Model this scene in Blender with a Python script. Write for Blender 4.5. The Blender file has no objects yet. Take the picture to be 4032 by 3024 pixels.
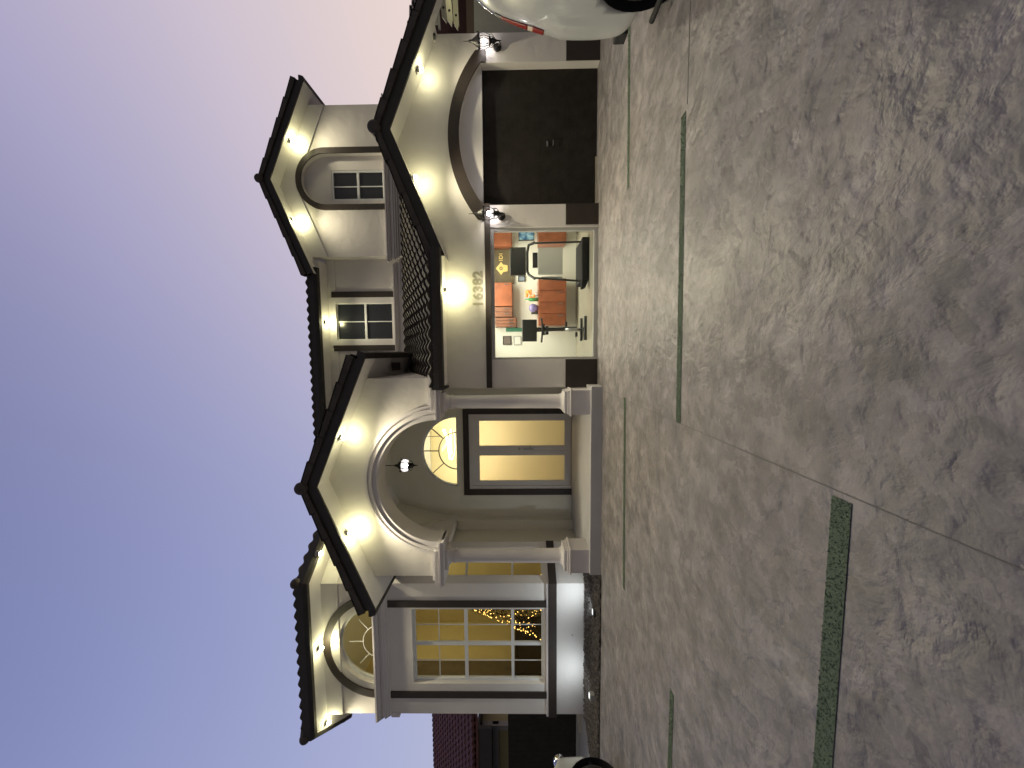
import bpy, math, random
from mathutils import Vector, Matrix
from mathutils.geometry import tessellate_polygon
random.seed(7)
PI = math.pi
S = bpy.context.scene
COL = S.collection

# ------------------------------------------------------------------ camera
def cam_basis():
    phi, th, rho = math.radians(4.6), math.radians(.8), .008
    f = Vector((-math.sin(phi)*math.cos(th), math.cos(phi)*math.cos(th), math.sin(th)))
    r = Vector((math.cos(phi), math.sin(phi), -rho)); r -= f*r.dot(f); r.normalize()
    return f, r, f.cross(r)
CF, CR, CD = cam_basis()
EYE = Vector((0, 0, 1.5))
cd = bpy.data.cameras.new('camera'); cam = bpy.data.objects.new('camera', cd); COL.objects.link(cam)
M = Matrix((CD, CR, -CF)).transposed().to_4x4(); M.translation = EYE
cam.matrix_world = M                       # the phone is held upright: the picture lies on its side
cd.sensor_width = 36; cd.lens = 1478*36/4032; cd.clip_start = .05; cd.clip_end = 400
S.camera = cam
def atY(px, py, Y):                        # a measured picture point on a plane at depth Y
    v = CF*1478+CR*(1512-py)+CD*(px-2016); return EYE+v*(Y/v.y)
def atZ(px, py, Z):
    v = CF*1478+CR*(1512-py)+CD*(px-2016); return EYE+v*((Z-1.5)/v.z)

# ------------------------------------------------------------------ sky (dusk)
W = bpy.data.worlds.new('World'); S.world = W; W.use_nodes = True
nt = W.node_tree; nt.nodes.clear()
def N(t, **k):
    n = nt.nodes.new(t)
    for a, b in k.items(): setattr(n, a, b)
    return n
out = N('ShaderNodeOutputWorld'); bg = N('ShaderNodeBackground'); bg.inputs[1].default_value = 1.0
tc = N('ShaderNodeTexCoord'); sep = N('ShaderNodeSeparateXYZ'); nt.links.new(tc.outputs['Generated'], sep.inputs[0])
def ramp(stops):
    r = N('ShaderNodeValToRGB'); e = r.color_ramp.elements
    while len(e) < len(stops): e.new(.5)
    for i, (p, c) in enumerate(stops): e[i].position = p; e[i].color = (*c, 1)
    return r
def s2l(c): return tuple(((x/255+.055)/1.055)**2.4 if x > 10 else x/3294 for x in c)
left = ramp([(0, s2l((186, 190, 214))), (.3, s2l((168, 174, 211))), (.62, s2l((141, 149, 194))), (.8, s2l((119, 129, 176))), (1, s2l((84, 92, 136)))])
right = ramp([(0, s2l((246, 224, 214))), (.28, s2l((228, 210, 208))), (.5, s2l((206, 194, 208))), (.72, s2l((174, 168, 199))), (1, s2l((108, 110, 150)))])
mx = N('ShaderNodeMapRange'); mx.inputs[1].default_value = -.60; mx.inputs[2].default_value = .62
mx.interpolation_type = 'SMOOTHSTEP'
mix = N('ShaderNodeMixRGB')
nt.links.new(sep.outputs['Z'], left.inputs[0]); nt.links.new(sep.outputs['Z'], right.inputs[0])
nt.links.new(sep.outputs['X'], mx.inputs[0]); nt.links.new(mx.outputs[0], mix.inputs[0])
nt.links.new(left.outputs[0], mix.inputs[1]); nt.links.new(right.outputs[0], mix.inputs[2])
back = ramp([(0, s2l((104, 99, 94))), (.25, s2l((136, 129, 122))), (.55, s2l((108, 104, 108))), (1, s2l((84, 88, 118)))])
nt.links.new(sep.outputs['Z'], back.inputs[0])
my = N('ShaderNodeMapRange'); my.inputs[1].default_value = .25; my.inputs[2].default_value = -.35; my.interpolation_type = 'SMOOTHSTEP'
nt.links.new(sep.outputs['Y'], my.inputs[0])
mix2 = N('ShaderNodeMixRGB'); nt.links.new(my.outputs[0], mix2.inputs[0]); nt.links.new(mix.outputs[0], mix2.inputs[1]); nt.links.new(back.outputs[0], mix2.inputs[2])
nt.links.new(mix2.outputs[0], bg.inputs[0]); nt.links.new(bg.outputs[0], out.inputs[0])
S.view_settings.view_transform = 'Standard'; S.view_settings.look = 'None'
S.view_settings.exposure = 0; S.view_settings.gamma = 1
S.cycles.max_bounces = 6; S.cycles.use_denoising = True
S.cycles.sample_clamp_indirect = 4

# ------------------------------------------------------------------ materials
def mat(name, col, rough=.7, var=.0, vscale=3, bump=0, bscale=30, metal=0, emit=None, estr=0, spec=.5, trans=0, alpha=1, col2=None):
    m = bpy.data.materials.new(name); m.use_nodes = True
    t = m.node_tree; b = t.nodes['Principled BSDF']; L = t.links.new
    b.inputs['Base Color'].default_value = (*col, 1); b.inputs['Roughness'].default_value = rough
    b.inputs['Metallic'].default_value = metal; b.inputs['Specular IOR Level'].default_value = spec
    tcn = t.nodes.new('ShaderNodeTexCoord')
    if trans: b.inputs['Transmission Weight'].default_value = trans
    if alpha < 1: b.inputs['Alpha'].default_value = alpha
    if emit: b.inputs['Emission Color'].default_value = (*emit, 1); b.inputs['Emission Strength'].default_value = estr
    if var or col2:
        n = t.nodes.new('ShaderNodeTexNoise'); n.inputs['Scale'].default_value = vscale; n.inputs['Detail'].default_value = 6
        L(tcn.outputs['Object'], n.inputs['Vector'])
        r = t.nodes.new('ShaderNodeValToRGB'); e = r.color_ramp.elements
        e[0].position = .3; e[1].position = .7
        c2 = col2 or tuple(c*(1-var) for c in col)
        e[0].color = (*c2, 1); e[1].color = (*col, 1)
        L(n.outputs[0], r.inputs[0]); L(r.outputs[0], b.inputs['Base Color'])
    if bump:
        n = t.nodes.new('ShaderNodeTexNoise'); n.inputs['Scale'].default_value = bscale; n.inputs['Detail'].default_value = 5
        L(tcn.outputs['Object'], n.inputs['Vector'])
        bp = t.nodes.new('ShaderNodeBump'); bp.inputs['Strength'].default_value = bump; bp.inputs['Distance'].default_value = .02
        L(n.outputs[0], bp.inputs['Height']); L(bp.outputs[0], b.inputs['Normal'])
    return m
def stucco(name, col):
    m = mat(name, col, .85, .06, 1.5)
    t = m.node_tree; b = t.nodes['Principled BSDF']; L = t.links.new
    tcn = t.nodes.new('ShaderNodeTexCoord')
    a = t.nodes.new('ShaderNodeTexNoise'); a.inputs['Scale'].default_value = 3.4; a.inputs['Detail'].default_value = 5; a.inputs['Distortion'].default_value = .35
    c = t.nodes.new('ShaderNodeTexNoise'); c.inputs['Scale'].default_value = 60; c.inputs['Detail'].default_value = 4
    L(tcn.outputs['Object'], a.inputs['Vector']); L(tcn.outputs['Object'], c.inputs['Vector'])
    b1 = t.nodes.new('ShaderNodeBump'); b1.inputs['Strength'].default_value = .22; b1.inputs['Distance'].default_value = .05
    b2 = t.nodes.new('ShaderNodeBump'); b2.inputs['Strength'].default_value = .25; b2.inputs['Distance'].default_value = .004
    L(a.outputs[0], b1.inputs['Height']); L(c.outputs[0], b2.inputs['Height'])
    L(b1.outputs[0], b2.inputs['Normal']); L(b2.outputs[0], b.inputs['Normal'])
    return m
K = {}
K['stucco'] = stucco('stucco', (.74, .71, .67))
K['smooth'] = mat('smooth white paint', (.74, .72, .70), .6, .05, 2, .1, 12)
K['mould'] = mat('painted moulding', (.70, .67, .67), .5, .06, 3, .08, 20)
K['trim'] = mat('dark brown trim paint', (.036, .026, .021), .55, .25, 4, .15, 40)
K['fascia'] = mat('dark fascia', (.034, .031, .029), .6, .3, 5, .1, 30)
K['tile'] = mat('charcoal roof tile', (.085, .072, .062), .75, .5, 3.5, .4, 25)
K['redtile'] = mat('red roof tile', (.17, .065, .055), .7, .35, 3, .3, 25)
K['vinyl'] = mat('white window vinyl', (.74, .76, .76), .35, .03)
K['glass'] = mat('window glass', (.9, .95, .95), .02, trans=1, spec=.5)
K['glass'].node_tree.nodes['Principled BSDF'].inputs['IOR'].default_value = 1.12
K['darkglass'] = mat('dark glass', (.02, .023, .03), .22, spec=.6)
K['frost'] = mat('frosted door glass', (.98, .95, .88), .45, trans=.92)
K['frost'].node_tree.nodes['Principled BSDF'].inputs['IOR'].default_value = 1.15
K['door'] = mat('white door paint', (.62, .60, .58), .4)
K['garage'] = mat('espresso wood door', (.024, .020, .016), .7, .4, 6, .2, 60, spec=.25)
K['black'] = mat('black metal', (.012, .011, .011), .45, 0, bump=.1, bscale=60)
K['blackrub'] = mat('black rubber', (.015, .015, .016), .85, .3, 20)
K['plastic'] = mat('black plastic', (.045, .045, .042), .45)
K['steel'] = mat('brushed steel', (.45, .45, .45), .3, metal=1)
K['chrome'] = mat('chrome', (.7, .7, .7), .12, metal=1)
K['carpaint'] = mat('white car paint', (.38, .395, .395), .25, .03, 2, spec=.5)
K['carpaint'].node_tree.nodes['Principled BSDF'].inputs['Coat Weight'].default_value = .6
K['red'] = mat('red tail lamp', (.22, .022, .018), .25)
K['amber'] = mat('clear lamp lens', (.6, .5, .4), .15)
K['wood'] = mat('orange cabinet wood', (.34, .11, .05), .35, .35, 5)
K['wood2'] = mat('reddish cabinet wood', (.24, .10, .055), .4, .35, 5)
K['tan'] = mat('tan wall paint', (.60, .49, .25), .8, .04)
K['foy'] = mat('foyer wall paint', (.84, .75, .53), .8, .03)
K['iwall'] = mat('white interior paint', (.80, .79, .70), .8, .03)
K['lantern_tint'] = mat('porch wall with lantern tint', (.72, .70, .60), .8, .06, 2, .1, 20)  # the lantern's yellowish light is put into the porch wall colour
K['brownpanel'] = mat('brown wall panel', (.13, .10, .05), .6, .2, 5)
K['gold'] = mat('gold lettering', (.75, .55, .2), .35, metal=.3)
K['ifloor'] = mat('polished floor', (.42, .39, .31), .25, .1, 2)
K['grey'] = mat('grey plastic', (.42, .42, .40), .4)
K['white'] = mat('white plastic', (.75, .74, .68), .4)
K['green'] = mat('green board', (.06, .22, .14), .5)
K['darkroom'] = mat('dark room', (.03, .03, .035), .9)
K['bulb'] = mat('lit bulb', (1, 1, 1), .3, emit=(1, .96, .74), estr=40)
K['bulbw'] = mat('lit white bulb', (1, 1, 1), .3, emit=(1, .93, .96), estr=30)
K['lensw'] = mat('uplight lens', (1, 1, 1), .3, emit=(.9, .97, 1), estr=1.5)
K['lantglass'] = mat('lantern glass', (.95, .93, .95), .12, trans=.9, emit=(1, .93, .97), estr=.5)
K['lantglass'].node_tree.nodes['Principled BSDF'].inputs['IOR'].default_value = 1.08
K['chand'] = mat('lit chandelier', (1, 1, 1), .3, emit=(1, .86, .35), estr=2.2)
K['fairy'] = mat('fairy light', (1, .7, .3), .3, emit=(1, .55, .12), estr=14)
K['pine'] = mat('pine needles with light tint', (.11, .085, .035), .8, .5, 8)  # gold of the fairy lights is put into the needle colour
K['ceil'] = mat('ceiling lamp', (1, 1, 1), .3, emit=(1, .93, .72), estr=6)
K['maroon'] = mat('maroon wall', (.075, .03, .028), .8, .3, 3)
K['cream'] = mat('cream beam paint', (.72, .70, .52), .6, .1, 5)
K['beige'] = mat('beige neighbour wall', (.42, .37, .2), .85, .1, 2)
K['nwhite'] = mat('grey white paint', (.34, .34, .33), .7, .1, 3)
K['numeral'] = mat('bronze numerals', (.40, .38, .30), .5, metal=.0)
K['petal'] = mat('glowing orange petals', (.8, .25, .05), .5, emit=(1, .35, .08), estr=.35)  # petals carry a weak glow of their own, though no lamp
K['purple'] = mat('violet glass', (.22, .18, .38), .2)
K['greenb'] = mat('green bottle', (.08, .3, .1), .2)
K['rock'] = mat('lava rock', (.14, .125, .12), .9, .75, 16, .6, 30)

def screen_mat():
    m = bpy.data.materials.new('lit screen'); m.use_nodes = True; t = m.node_tree; b = t.nodes['Principled BSDF']
    tcn = t.nodes.new('ShaderNodeTexCoord'); n = t.nodes.new('ShaderNodeTexNoise'); n.inputs['Scale'].default_value = 9
    r = t.nodes.new('ShaderNodeValToRGB'); e = r.color_ramp.elements
    e[0].position = .4; e[0].color = (.02, .16, .3, 1); e[1].position = .62; e[1].color = (.5, .8, .75, 1)
    t.links.new(tcn.outputs['Object'], n.inputs[0]); t.links.new(n.outputs[0], r.inputs[0])
    t.links.new(r.outputs[0], b.inputs['Emission Color']); b.inputs['Emission Strength'].default_value = .6
    b.inputs['Base Color'].default_value = (.02, .02, .02, 1); return m
K['screen'] = screen_mat()

def ground_mat():
    m = bpy.data.materials.new('stamped concrete'); m.use_nodes = True; t = m.node_tree; b = t.nodes['Principled BSDF']; L = t.links.new
    tcn = t.nodes.new('ShaderNodeTexCoord')
    def noise(s, d, dist=0, rough=.55):
        n = t.nodes.new('ShaderNodeTexNoise'); n.inputs['Scale'].default_value = s; n.inputs['Detail'].default_value = d
        n.inputs['Distortion'].default_value = dist; n.inputs['Roughness'].default_value = rough
        L(tcn.outputs['Object'], n.inputs['Vector']); return n
    a = noise(3.6, 5, .25, .55); c = noise(.6, 3, .3); v = noise(8, 4, .3, .5); h = noise(1.1, 2, .2)
    rg = noise(2.2, 5, .6, .55); rg.noise_type = 'RIDGED_MULTIFRACTAL'; rg.normalize = True; rg.inputs['Lacunarity'].default_value = 2.1
    r = t.nodes.new('ShaderNodeValToRGB'); e = r.color_ramp.elements
    e[0].position = .34; e[0].color = (.185, .172, .174, 1); e[1].position = .68; e[1].color = (.33, .305, .305, 1)
    k = e.new(.47); k.color = (.234, .217, .218, 1); k = e.new(.56); k.color = (.272, .252, .252, 1)
    L(a.outputs[0], r.inputs[0])
    r2 = t.nodes.new('ShaderNodeValToRGB'); e = r2.color_ramp.elements
    e[0].position = .3; e[0].color = (.82, .82, .84, 1); e[1].position = .7; e[1].color = (1.0, .97, .94, 1)
    L(c.outputs[0], r2.inputs[0])
    r3 = t.nodes.new('ShaderNodeValToRGB'); e = r3.color_ramp.elements
    e[0].position = .34; e[0].color = (.74, .74, .76, 1); e[1].position = .5; e[1].color = (1, 1, 1, 1)
    L(v.outputs[0], r3.inputs[0])
    m1 = t.nodes.new('ShaderNodeMixRGB'); m1.blend_type = 'MULTIPLY'; m1.inputs[0].default_value = 1
    m2 = t.nodes.new('ShaderNodeMixRGB'); m2.blend_type = 'MULTIPLY'; m2.inputs[0].default_value = .75
    L(r.outputs[0], m1.inputs[1]); L(r2.outputs[0], m1.inputs[2]); L(m1.outputs[0], m2.inputs[1]); L(r3.outputs[0], m2.inputs[2])
    L(m2.outputs[0], b.inputs['Base Color'])
    vc = t.nodes.new('ShaderNodeTexVoronoi'); vc.inputs['Scale'].default_value = 8
    wsc = t.nodes.new('ShaderNodeVectorMath'); wsc.operation = 'SCALE'; wsc.inputs['Scale'].default_value = .55
    wad = t.nodes.new('ShaderNodeVectorMath'); wad.operation = 'ADD'
    nw = noise(5, 5, 0, .6)
    L(nw.outputs['Color'], wsc.inputs[0]); L(tcn.outputs['Object'], wad.inputs[0]); L(wsc.outputs[0], wad.inputs[1]); L(wad.outputs[0], vc.inputs['Vector'])
    sx = t.nodes.new('ShaderNodeSeparateXYZ'); L(vc.outputs['Color'], sx.inputs[0])
    mrr = t.nodes.new('ShaderNodeMapRange'); mrr.inputs[3].default_value = .60; mrr.inputs[4].default_value = .90
    L(sx.outputs[0], mrr.inputs[0])
    m3 = t.nodes.new('ShaderNodeVectorMath'); m3.operation = 'SCALE'; L(m2.outputs[0], m3.inputs[0]); L(mrr.outputs[0], m3.inputs['Scale'])
    L(m3.outputs[0], b.inputs['Base Color'])
    b.inputs['Roughness'].default_value = .42
    rr = t.nodes.new('ShaderNodeMapRange'); rr.inputs[1].default_value = .3; rr.inputs[2].default_value = .7; rr.inputs[3].default_value = .44; rr.inputs[4].default_value = .66
    L(h.outputs[0], rr.inputs[0]); L(rr.outputs[0], b.inputs['Roughness'])
    # slate-like stamped relief: ridged noise plus small chips
    vo = t.nodes.new('ShaderNodeTexVoronoi'); vo.feature = 'SMOOTH_F1'; vo.inputs['Scale'].default_value = 6.5
    wv = t.nodes.new('ShaderNodeVectorMath'); wv.operation = 'ADD'
    sc = t.nodes.new('ShaderNodeVectorMath'); sc.operation = 'SCALE'; sc.inputs['Scale'].default_value = .6
    L(a.outputs['Color'], sc.inputs[0]); L(tcn.outputs['Object'], wv.inputs[0]); L(sc.outputs[0], wv.inputs[1]); L(wv.outputs[0], vo.inputs['Vector'])
    b1 = t.nodes.new('ShaderNodeBump'); b1.inputs['Strength'].default_value = .22; b1.inputs['Distance'].default_value = .05
    b2 = t.nodes.new('ShaderNodeBump'); b2.inputs['Strength'].default_value = .4; b2.inputs['Distance'].default_value = .018
    b3 = t.nodes.new('ShaderNodeBump'); b3.inputs['Strength'].default_value = .4; b3.inputs['Distance'].default_value = .04
    L(rg.outputs[0], b1.inputs['Height']); L(v.outputs[0], b2.inputs['Height']); L(vo.outputs['Distance'], b3.inputs['Height'])
    L(b1.outputs[0], b2.inputs['Normal']); L(b2.outputs[0], b3.inputs['Normal']); L(b3.outputs[0], b.inputs['Normal'])
    return m
K['ground'] = ground_mat()
K['turf'] = mat('green turf', (.08, .115, .072), .9, .15, 20, .3, 120)
K['joint'] = mat('dark joint filler', (.15, .145, .135), .9)

# ------------------------------------------------------------------ object helpers
WL = {}
def props(o, label=None, cat=None, group=None, kind=None):
    if label: o['label'] = label
    if cat: o['category'] = cat
    if group: o['group'] = group
    if kind: o['kind'] = kind
def empty(name, loc=(0, 0, 0), label=None, cat=None, group=None, parent=None):
    o = bpy.data.objects.new(name, None); COL.objects.link(o); loc = Vector(loc); o.empty_display_size = .2
    if parent: o.parent = parent; o.location = loc-WL[parent.name]
    else: o.location = loc
    WL[o.name] = loc; props(o, label, cat, group); return o
class MB:
    def __init__(s): s.v = []; s.f = []; s.sm = []
    def add(s, vs, fs, smooth=False):
        n = len(s.v); s.v += [tuple(p) for p in vs]
        for f in fs: s.f.append(tuple(i+n for i in f)); s.sm.append(smooth)
        return s
    def box(s, x0, x1, y0, y1, z0, z1):
        if x0 > x1: x0, x1 = x1, x0
        if y0 > y1: y0, y1 = y1, y0
        if z0 > z1: z0, z1 = z1, z0
        return s.add([(x, y, z) for x in (x0, x1) for y in (y0, y1) for z in (z0, z1)],
                     [(0, 1, 3, 2), (4, 6, 7, 5), (0, 4, 5, 1), (2, 3, 7, 6), (0, 2, 6, 4), (1, 5, 7, 3)])
    def bar(s, p0, p1, w, h, up=(0, 0, 1)):          # oriented box between two points, centred
        p0, p1 = Vector(p0), Vector(p1); d = (p1-p0).normalized(); u = Vector(up); u = (u-d*u.dot(d)).normalized(); a = d.cross(u)
        vs = [p+a*i*w/2+u*j*h/2 for p in (p0, p1) for i in (-1, 1) for j in (-1, 1)]
        return s.add(vs, [(0, 1, 3, 2), (4, 6, 7, 5), (0, 4, 5, 1), (2, 3, 7, 6), (0, 2, 6, 4), (1, 5, 7, 3)])
    def prism(s, pts, vec):                          # 3D polygon swept along vec
        pts = [Vector(p) for p in pts]; n = len(pts); vec = Vector(vec)
        tris = tessellate_polygon([pts])
        s.add(pts+[p+vec for p in pts], [t for t in tris]+[tuple(i+n for i in reversed(t)) for t in tris]+[(i, (i+1) % n, (i+1) % n+n, i+n) for i in range(n)])
        return s
    def plate(s, loops, m, vec):                     # 2D loops (outer, holes) -> wall plate with thickness
        L3 = [[Vector(m(*p)) for p in l] for l in loops]; vec = Vector(vec)
        flat = [p for l in L3 for p in l]; n = len(flat)
        tris = tessellate_polygon(L3)
        fs = list(tris)+[tuple(i+n for i in reversed(t)) for t in tris]
        k = 0
        for l in L3:
            c = len(l)
            fs += [(k+i, k+(i+1) % c, k+(i+1) % c+n, k+i+n) for i in range(c)]; k += c
        return s.add(flat+[p+vec for p in flat], fs)
    def tube(s, pts, r, seg=10, cap=True):
        pts = [Vector(p) for p in pts]; rs = r if isinstance(r, (list, tuple)) else [r]*len(pts)
        vs = []; fs = []; prev = None
        for i, p in enumerate(pts):
            d = (pts[min(i+1, len(pts)-1)]-pts[max(i-1, 0)]).normalized()
            if prev is None:
                a = d.cross(Vector((0, 0, 1)));
                if a.length < .1: a = d.cross(Vector((1, 0, 0)))
            else: a = prev-d*prev.dot(d)
            a.normalize(); prev = a; b = d.cross(a)
            vs += [p+(a*math.cos(2*PI*k/seg)+b*math.sin(2*PI*k/seg))*rs[i] for k in range(seg)]
        for i in range(len(pts)-1):
            fs += [(i*seg+k, i*seg+(k+1) % seg, (i+1)*seg+(k+1) % seg, (i+1)*seg+k) for k in range(seg)]
        s.add(vs, fs, True)
        if cap:
            s.add(vs[:seg], [tuple(range(seg))]); s.add(vs[-seg:], [tuple(range(seg))])
        return s
    def lathe(s, prof, c=(0, 0, 0), seg=20, axis='z'):
        vs = []; c = Vector(c)
        for r, z in prof:
            for k in range(seg):
                x, y = r*math.cos(2*PI*k/seg), r*math.sin(2*PI*k/seg)
                vs.append(c+(Vector((x, y, z)) if axis == 'z' else Vector((x, z, y)) if axis == 'y' else Vector((z, x, y))))
        return s.add(vs, [(i*seg+k, i*seg+(k+1) % seg, (i+1)*seg+(k+1) % seg, (i+1)*seg+k) for i in range(len(prof)-1) for k in range(seg)], True)
    def ball(s, c, r, seg=14, sz=1):
        return s.lathe([(max(r*math.sin(PI*i/8), .0005), -r*sz*math.cos(PI*i/8)) for i in range(9)], c, seg)
    def build(s, name, m, parent=None, bevel=0, label=None, **kw):
        me = bpy.data.meshes.new(name); o = bpy.data.objects.new(name, me); COL.objects.link(o)
        off = WL[parent.name] if parent else Vector((0, 0, 0))
        if not parent and kw.get('loc'): off = Vector(kw['loc'])
        me.from_pydata([tuple(Vector(p)-off) for p in s.v], [], s.f); me.update()
        me.polygons.foreach_set('use_smooth', s.sm)
        me.materials.append(K[m] if isinstance(m, str) else m)
        import bmesh
        b = bmesh.new(); b.from_mesh(me); bmesh.ops.recalc_face_normals(b, faces=b.faces); b.to_mesh(me); b.free()
        if parent: o.parent = parent; o.location = (0, 0, 0)
        else: o.location = off
        WL[o.name] = off
        if bevel:
            md = o.modifiers.new('bevel', 'BEVEL'); md.width = bevel; md.segments = 2; md.limit_method = 'ANGLE'
        if label: o['label'] = label
        return o
def copy_tree(o, parent=None):
    c = o.copy(); COL.objects.link(c); c.parent = parent
    for ch in list(o.children): copy_tree(ch, c)
    return c
def arc(cx, cz, r, a0, a1, n=40):
    return [(cx+r*math.cos(math.radians(a0+(a1-a0)*i/n)), cz+r*math.sin(math.radians(a0+(a1-a0)*i/n))) for i in range(n+1)]
def ring2d(cx, cz, r0, r1, a0=0, a1=180, n=40): return arc(cx, cz, r1, a0, a1, n)+arc(cx, cz, r0, a1, a0, n)
XZ = lambda y: (lambda a, b: (a, y, b))
def light(name, kind, loc, energy, col, size=.03, parent=None, rot=None, **k):
    l = bpy.data.lights.new(name, kind); l.energy = energy; l.color = col
    if kind == 'AREA': l.shape = 'RECTANGLE'; l.size = size; l.size_y = k.get('sy', size)
    else: l.shadow_soft_size = size
    if kind == 'SPOT': l.spot_size = math.radians(k.get('cone', 100)); l.spot_blend = k.get('blend', .8)
    o = bpy.data.objects.new(name, l); COL.objects.link(o); o.location = Vector(loc)-(WL[parent.name] if parent else Vector())
    if parent: o.parent = parent
    if rot: o.rotation_euler = rot
    return o

# ------------------------------------------------------------------ ground
g = MB().add([(-60, -60, 0), (60, -60, 0), (60, 90, 0), (-60, 90, 0)], [(0, 1, 2, 3)]).build('ground', 'ground'); g['kind'] = 'structure'
j = MB()
def jl(a, b, w=.009): j.bar((*a, .001), (*b, .001), w, .004)
jl((-.655, -8), (-.655, 6.6), .0045); jl((2.15, 3.47), (9, 3.44), .006)
jn = j.build('ground_joint', 'joint'); jn['kind'] = 'structure'
def turf(x0, x1, y, w, y2, label):
    n = int((x1-x0)/.02); vs = []; 
    for i in range(n+1):
        x = x0+(x1-x0)*i/n; yy = y+(y2-y)*i/n
        e = .0015*random.random()
        vs += [(x, yy-w/2-e, .004), (x, yy+w/2+e, .004)]
    m = MB().add(vs, [(2*i, 2*i+2, 2*i+3, 2*i+1) for i in range(n)])
    for i in range(int((x1-x0)*900)):                       # short blades
        x = random.uniform(x0, x1); yy = y+(y2-y)*(x-x0)/(x1-x0)+random.uniform(-w/2, w/2)
        a = random.uniform(0, PI); q = .0035; h = random.uniform(.003, .007)
        m.add([(x-q*math.cos(a), yy-q*math.sin(a), .004), (x+q*math.cos(a), yy+q*math.sin(a), .004), (x+random.uniform(-.006, .006), yy+random.uniform(-.006, .006), .004+h)], [(0, 1, 2)])
    o = m.build('turf_strip', 'turf', loc=((x0+x1)/2, y, 0)); props(o, label, 'turf strip', 'green turf strips let into the concrete')
turf(2.18, 6.2, 5.21, .085, 5.33, 'narrow green turf strip in the concrete before the dark garage door')
turf(-.655, 2.11, 3.48, .09, 3.54, 'long green turf strip before the lit studio glass, mid driveway')
turf(-3.36, -.62, 5.13, .085, 5.22, 'thin green turf strip just in front of the porch step')
turf(-6.4, -3.33, 3.49, .085, 3.46, 'green turf strip at the left edge, nearest the white car nose')
turf(-3.40, -.685, 1.735, .105, 1.71, 'widest green turf strip, closest to the viewer, ending at the joint line')

# ------------------------------------------------------------------ house root
H = empty('house', (-1, 8.5, 0), 'white stucco two-storey house with dark tiled roofs, arched porch and lit windows', 'house')
YG, YP, YL = 7.06, 6.70, 7.40
SL = .417

# --- roofs
def tiles(o, U, V, w, l, keep=None, row=.36, per=.235):
    o, U, V = Vector(o), Vector(U).normalized(), Vector(V).normalized(); Nn = U.cross(V)
    if Nn.z < 0: Nn = -Nn
    nu = max(2, int(w/per*6)); m = MB()
    hh = lambda u: .05*(.5+.5*math.cos(2*PI*u/per))**.8
    R = int(math.ceil(l/row))
    cols = 2*R+1
    for i in range(nu+1):
        u = w*i/nu; b = o+U*u; h = hh(u)
        for k in range(R):
            v0 = min(k*row, l)
            m.v += [tuple(b+V*v0+Nn*(h+(.006 if k else -.03))), tuple(b+V*v0+Nn*(h+.044))]
        m.v.append(tuple(b+V*l+Nn*(h+.006)))
    for i in range(nu):
        for j_ in range(cols-1):
            k = j_//2
            c = o+U*(w*(i+.5)/nu)+V*((min(k*row, l)+min((k+1)*row, l))/2)
            if keep and not keep(c): continue
            q = i*cols+j_; m.f.append((q, q+1, q+1+cols, q+cols)); m.sm.append(False)
    return m
def caps(m, p0, p1, r=.085, seg=.38, n=8):            # overlapping barrel caps along a ridge or hip
    p0, p1 = Vector(p0), Vector(p1); d = p1-p0; L = d.length; d.normalize(); a = d.cross(Vector((0, 0, 1))).normalized(); u = a.cross(d)
    k = int(L/seg)+1
    for i in range(k):
        q0 = p0+d*(L*i/k); q1 = p0+d*(L*(i+1)/k+.03); r0, r1 = r, r*.82
        vs = []
        for q, rr in ((q0, r0), (q1, r1)):
            for s_ in range(n+1):
                t = PI*s_/n; vs.append(q+a*rr*math.cos(t)+u*rr*math.sin(t))
        m.add(vs, [(s_, s_+1, s_+n+2, s_+n+1) for s_ in range(n)], True)
        m.add([q0+a*r0*math.cos(PI*s_/n)+u*r0*math.sin(PI*s_/n) for s_ in range(n+1)], [tuple(range(n+1))])
def rake(m, p_lo, p_hi, th=.10, seg=.52):             # stepped rake tiles up a gable edge (front face toward -Y)
    p0, p1 = Vector(p_lo), Vector(p_hi); d = p1-p0; L = d.length; d.normalize()
    u = Vector((-d.z, 0, d.x));  u = u if u.z > 0 else -u
    k = int(round(L/seg))
    for i in range(k):
        a = p0+d*(L*i/k-.012); b = p0+d*(L*(i+1)/k)
        lo, hi = .028, .0
        pts = [a-u*th, b-u*th, b+u*hi, a+u*lo]
        m.prism(pts, (0, .035, 0))
        m.prism([a+u*lo, b+u*hi, b+u*(hi-.02), a+u*(lo-.02)], (0, .20, 0))
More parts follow.
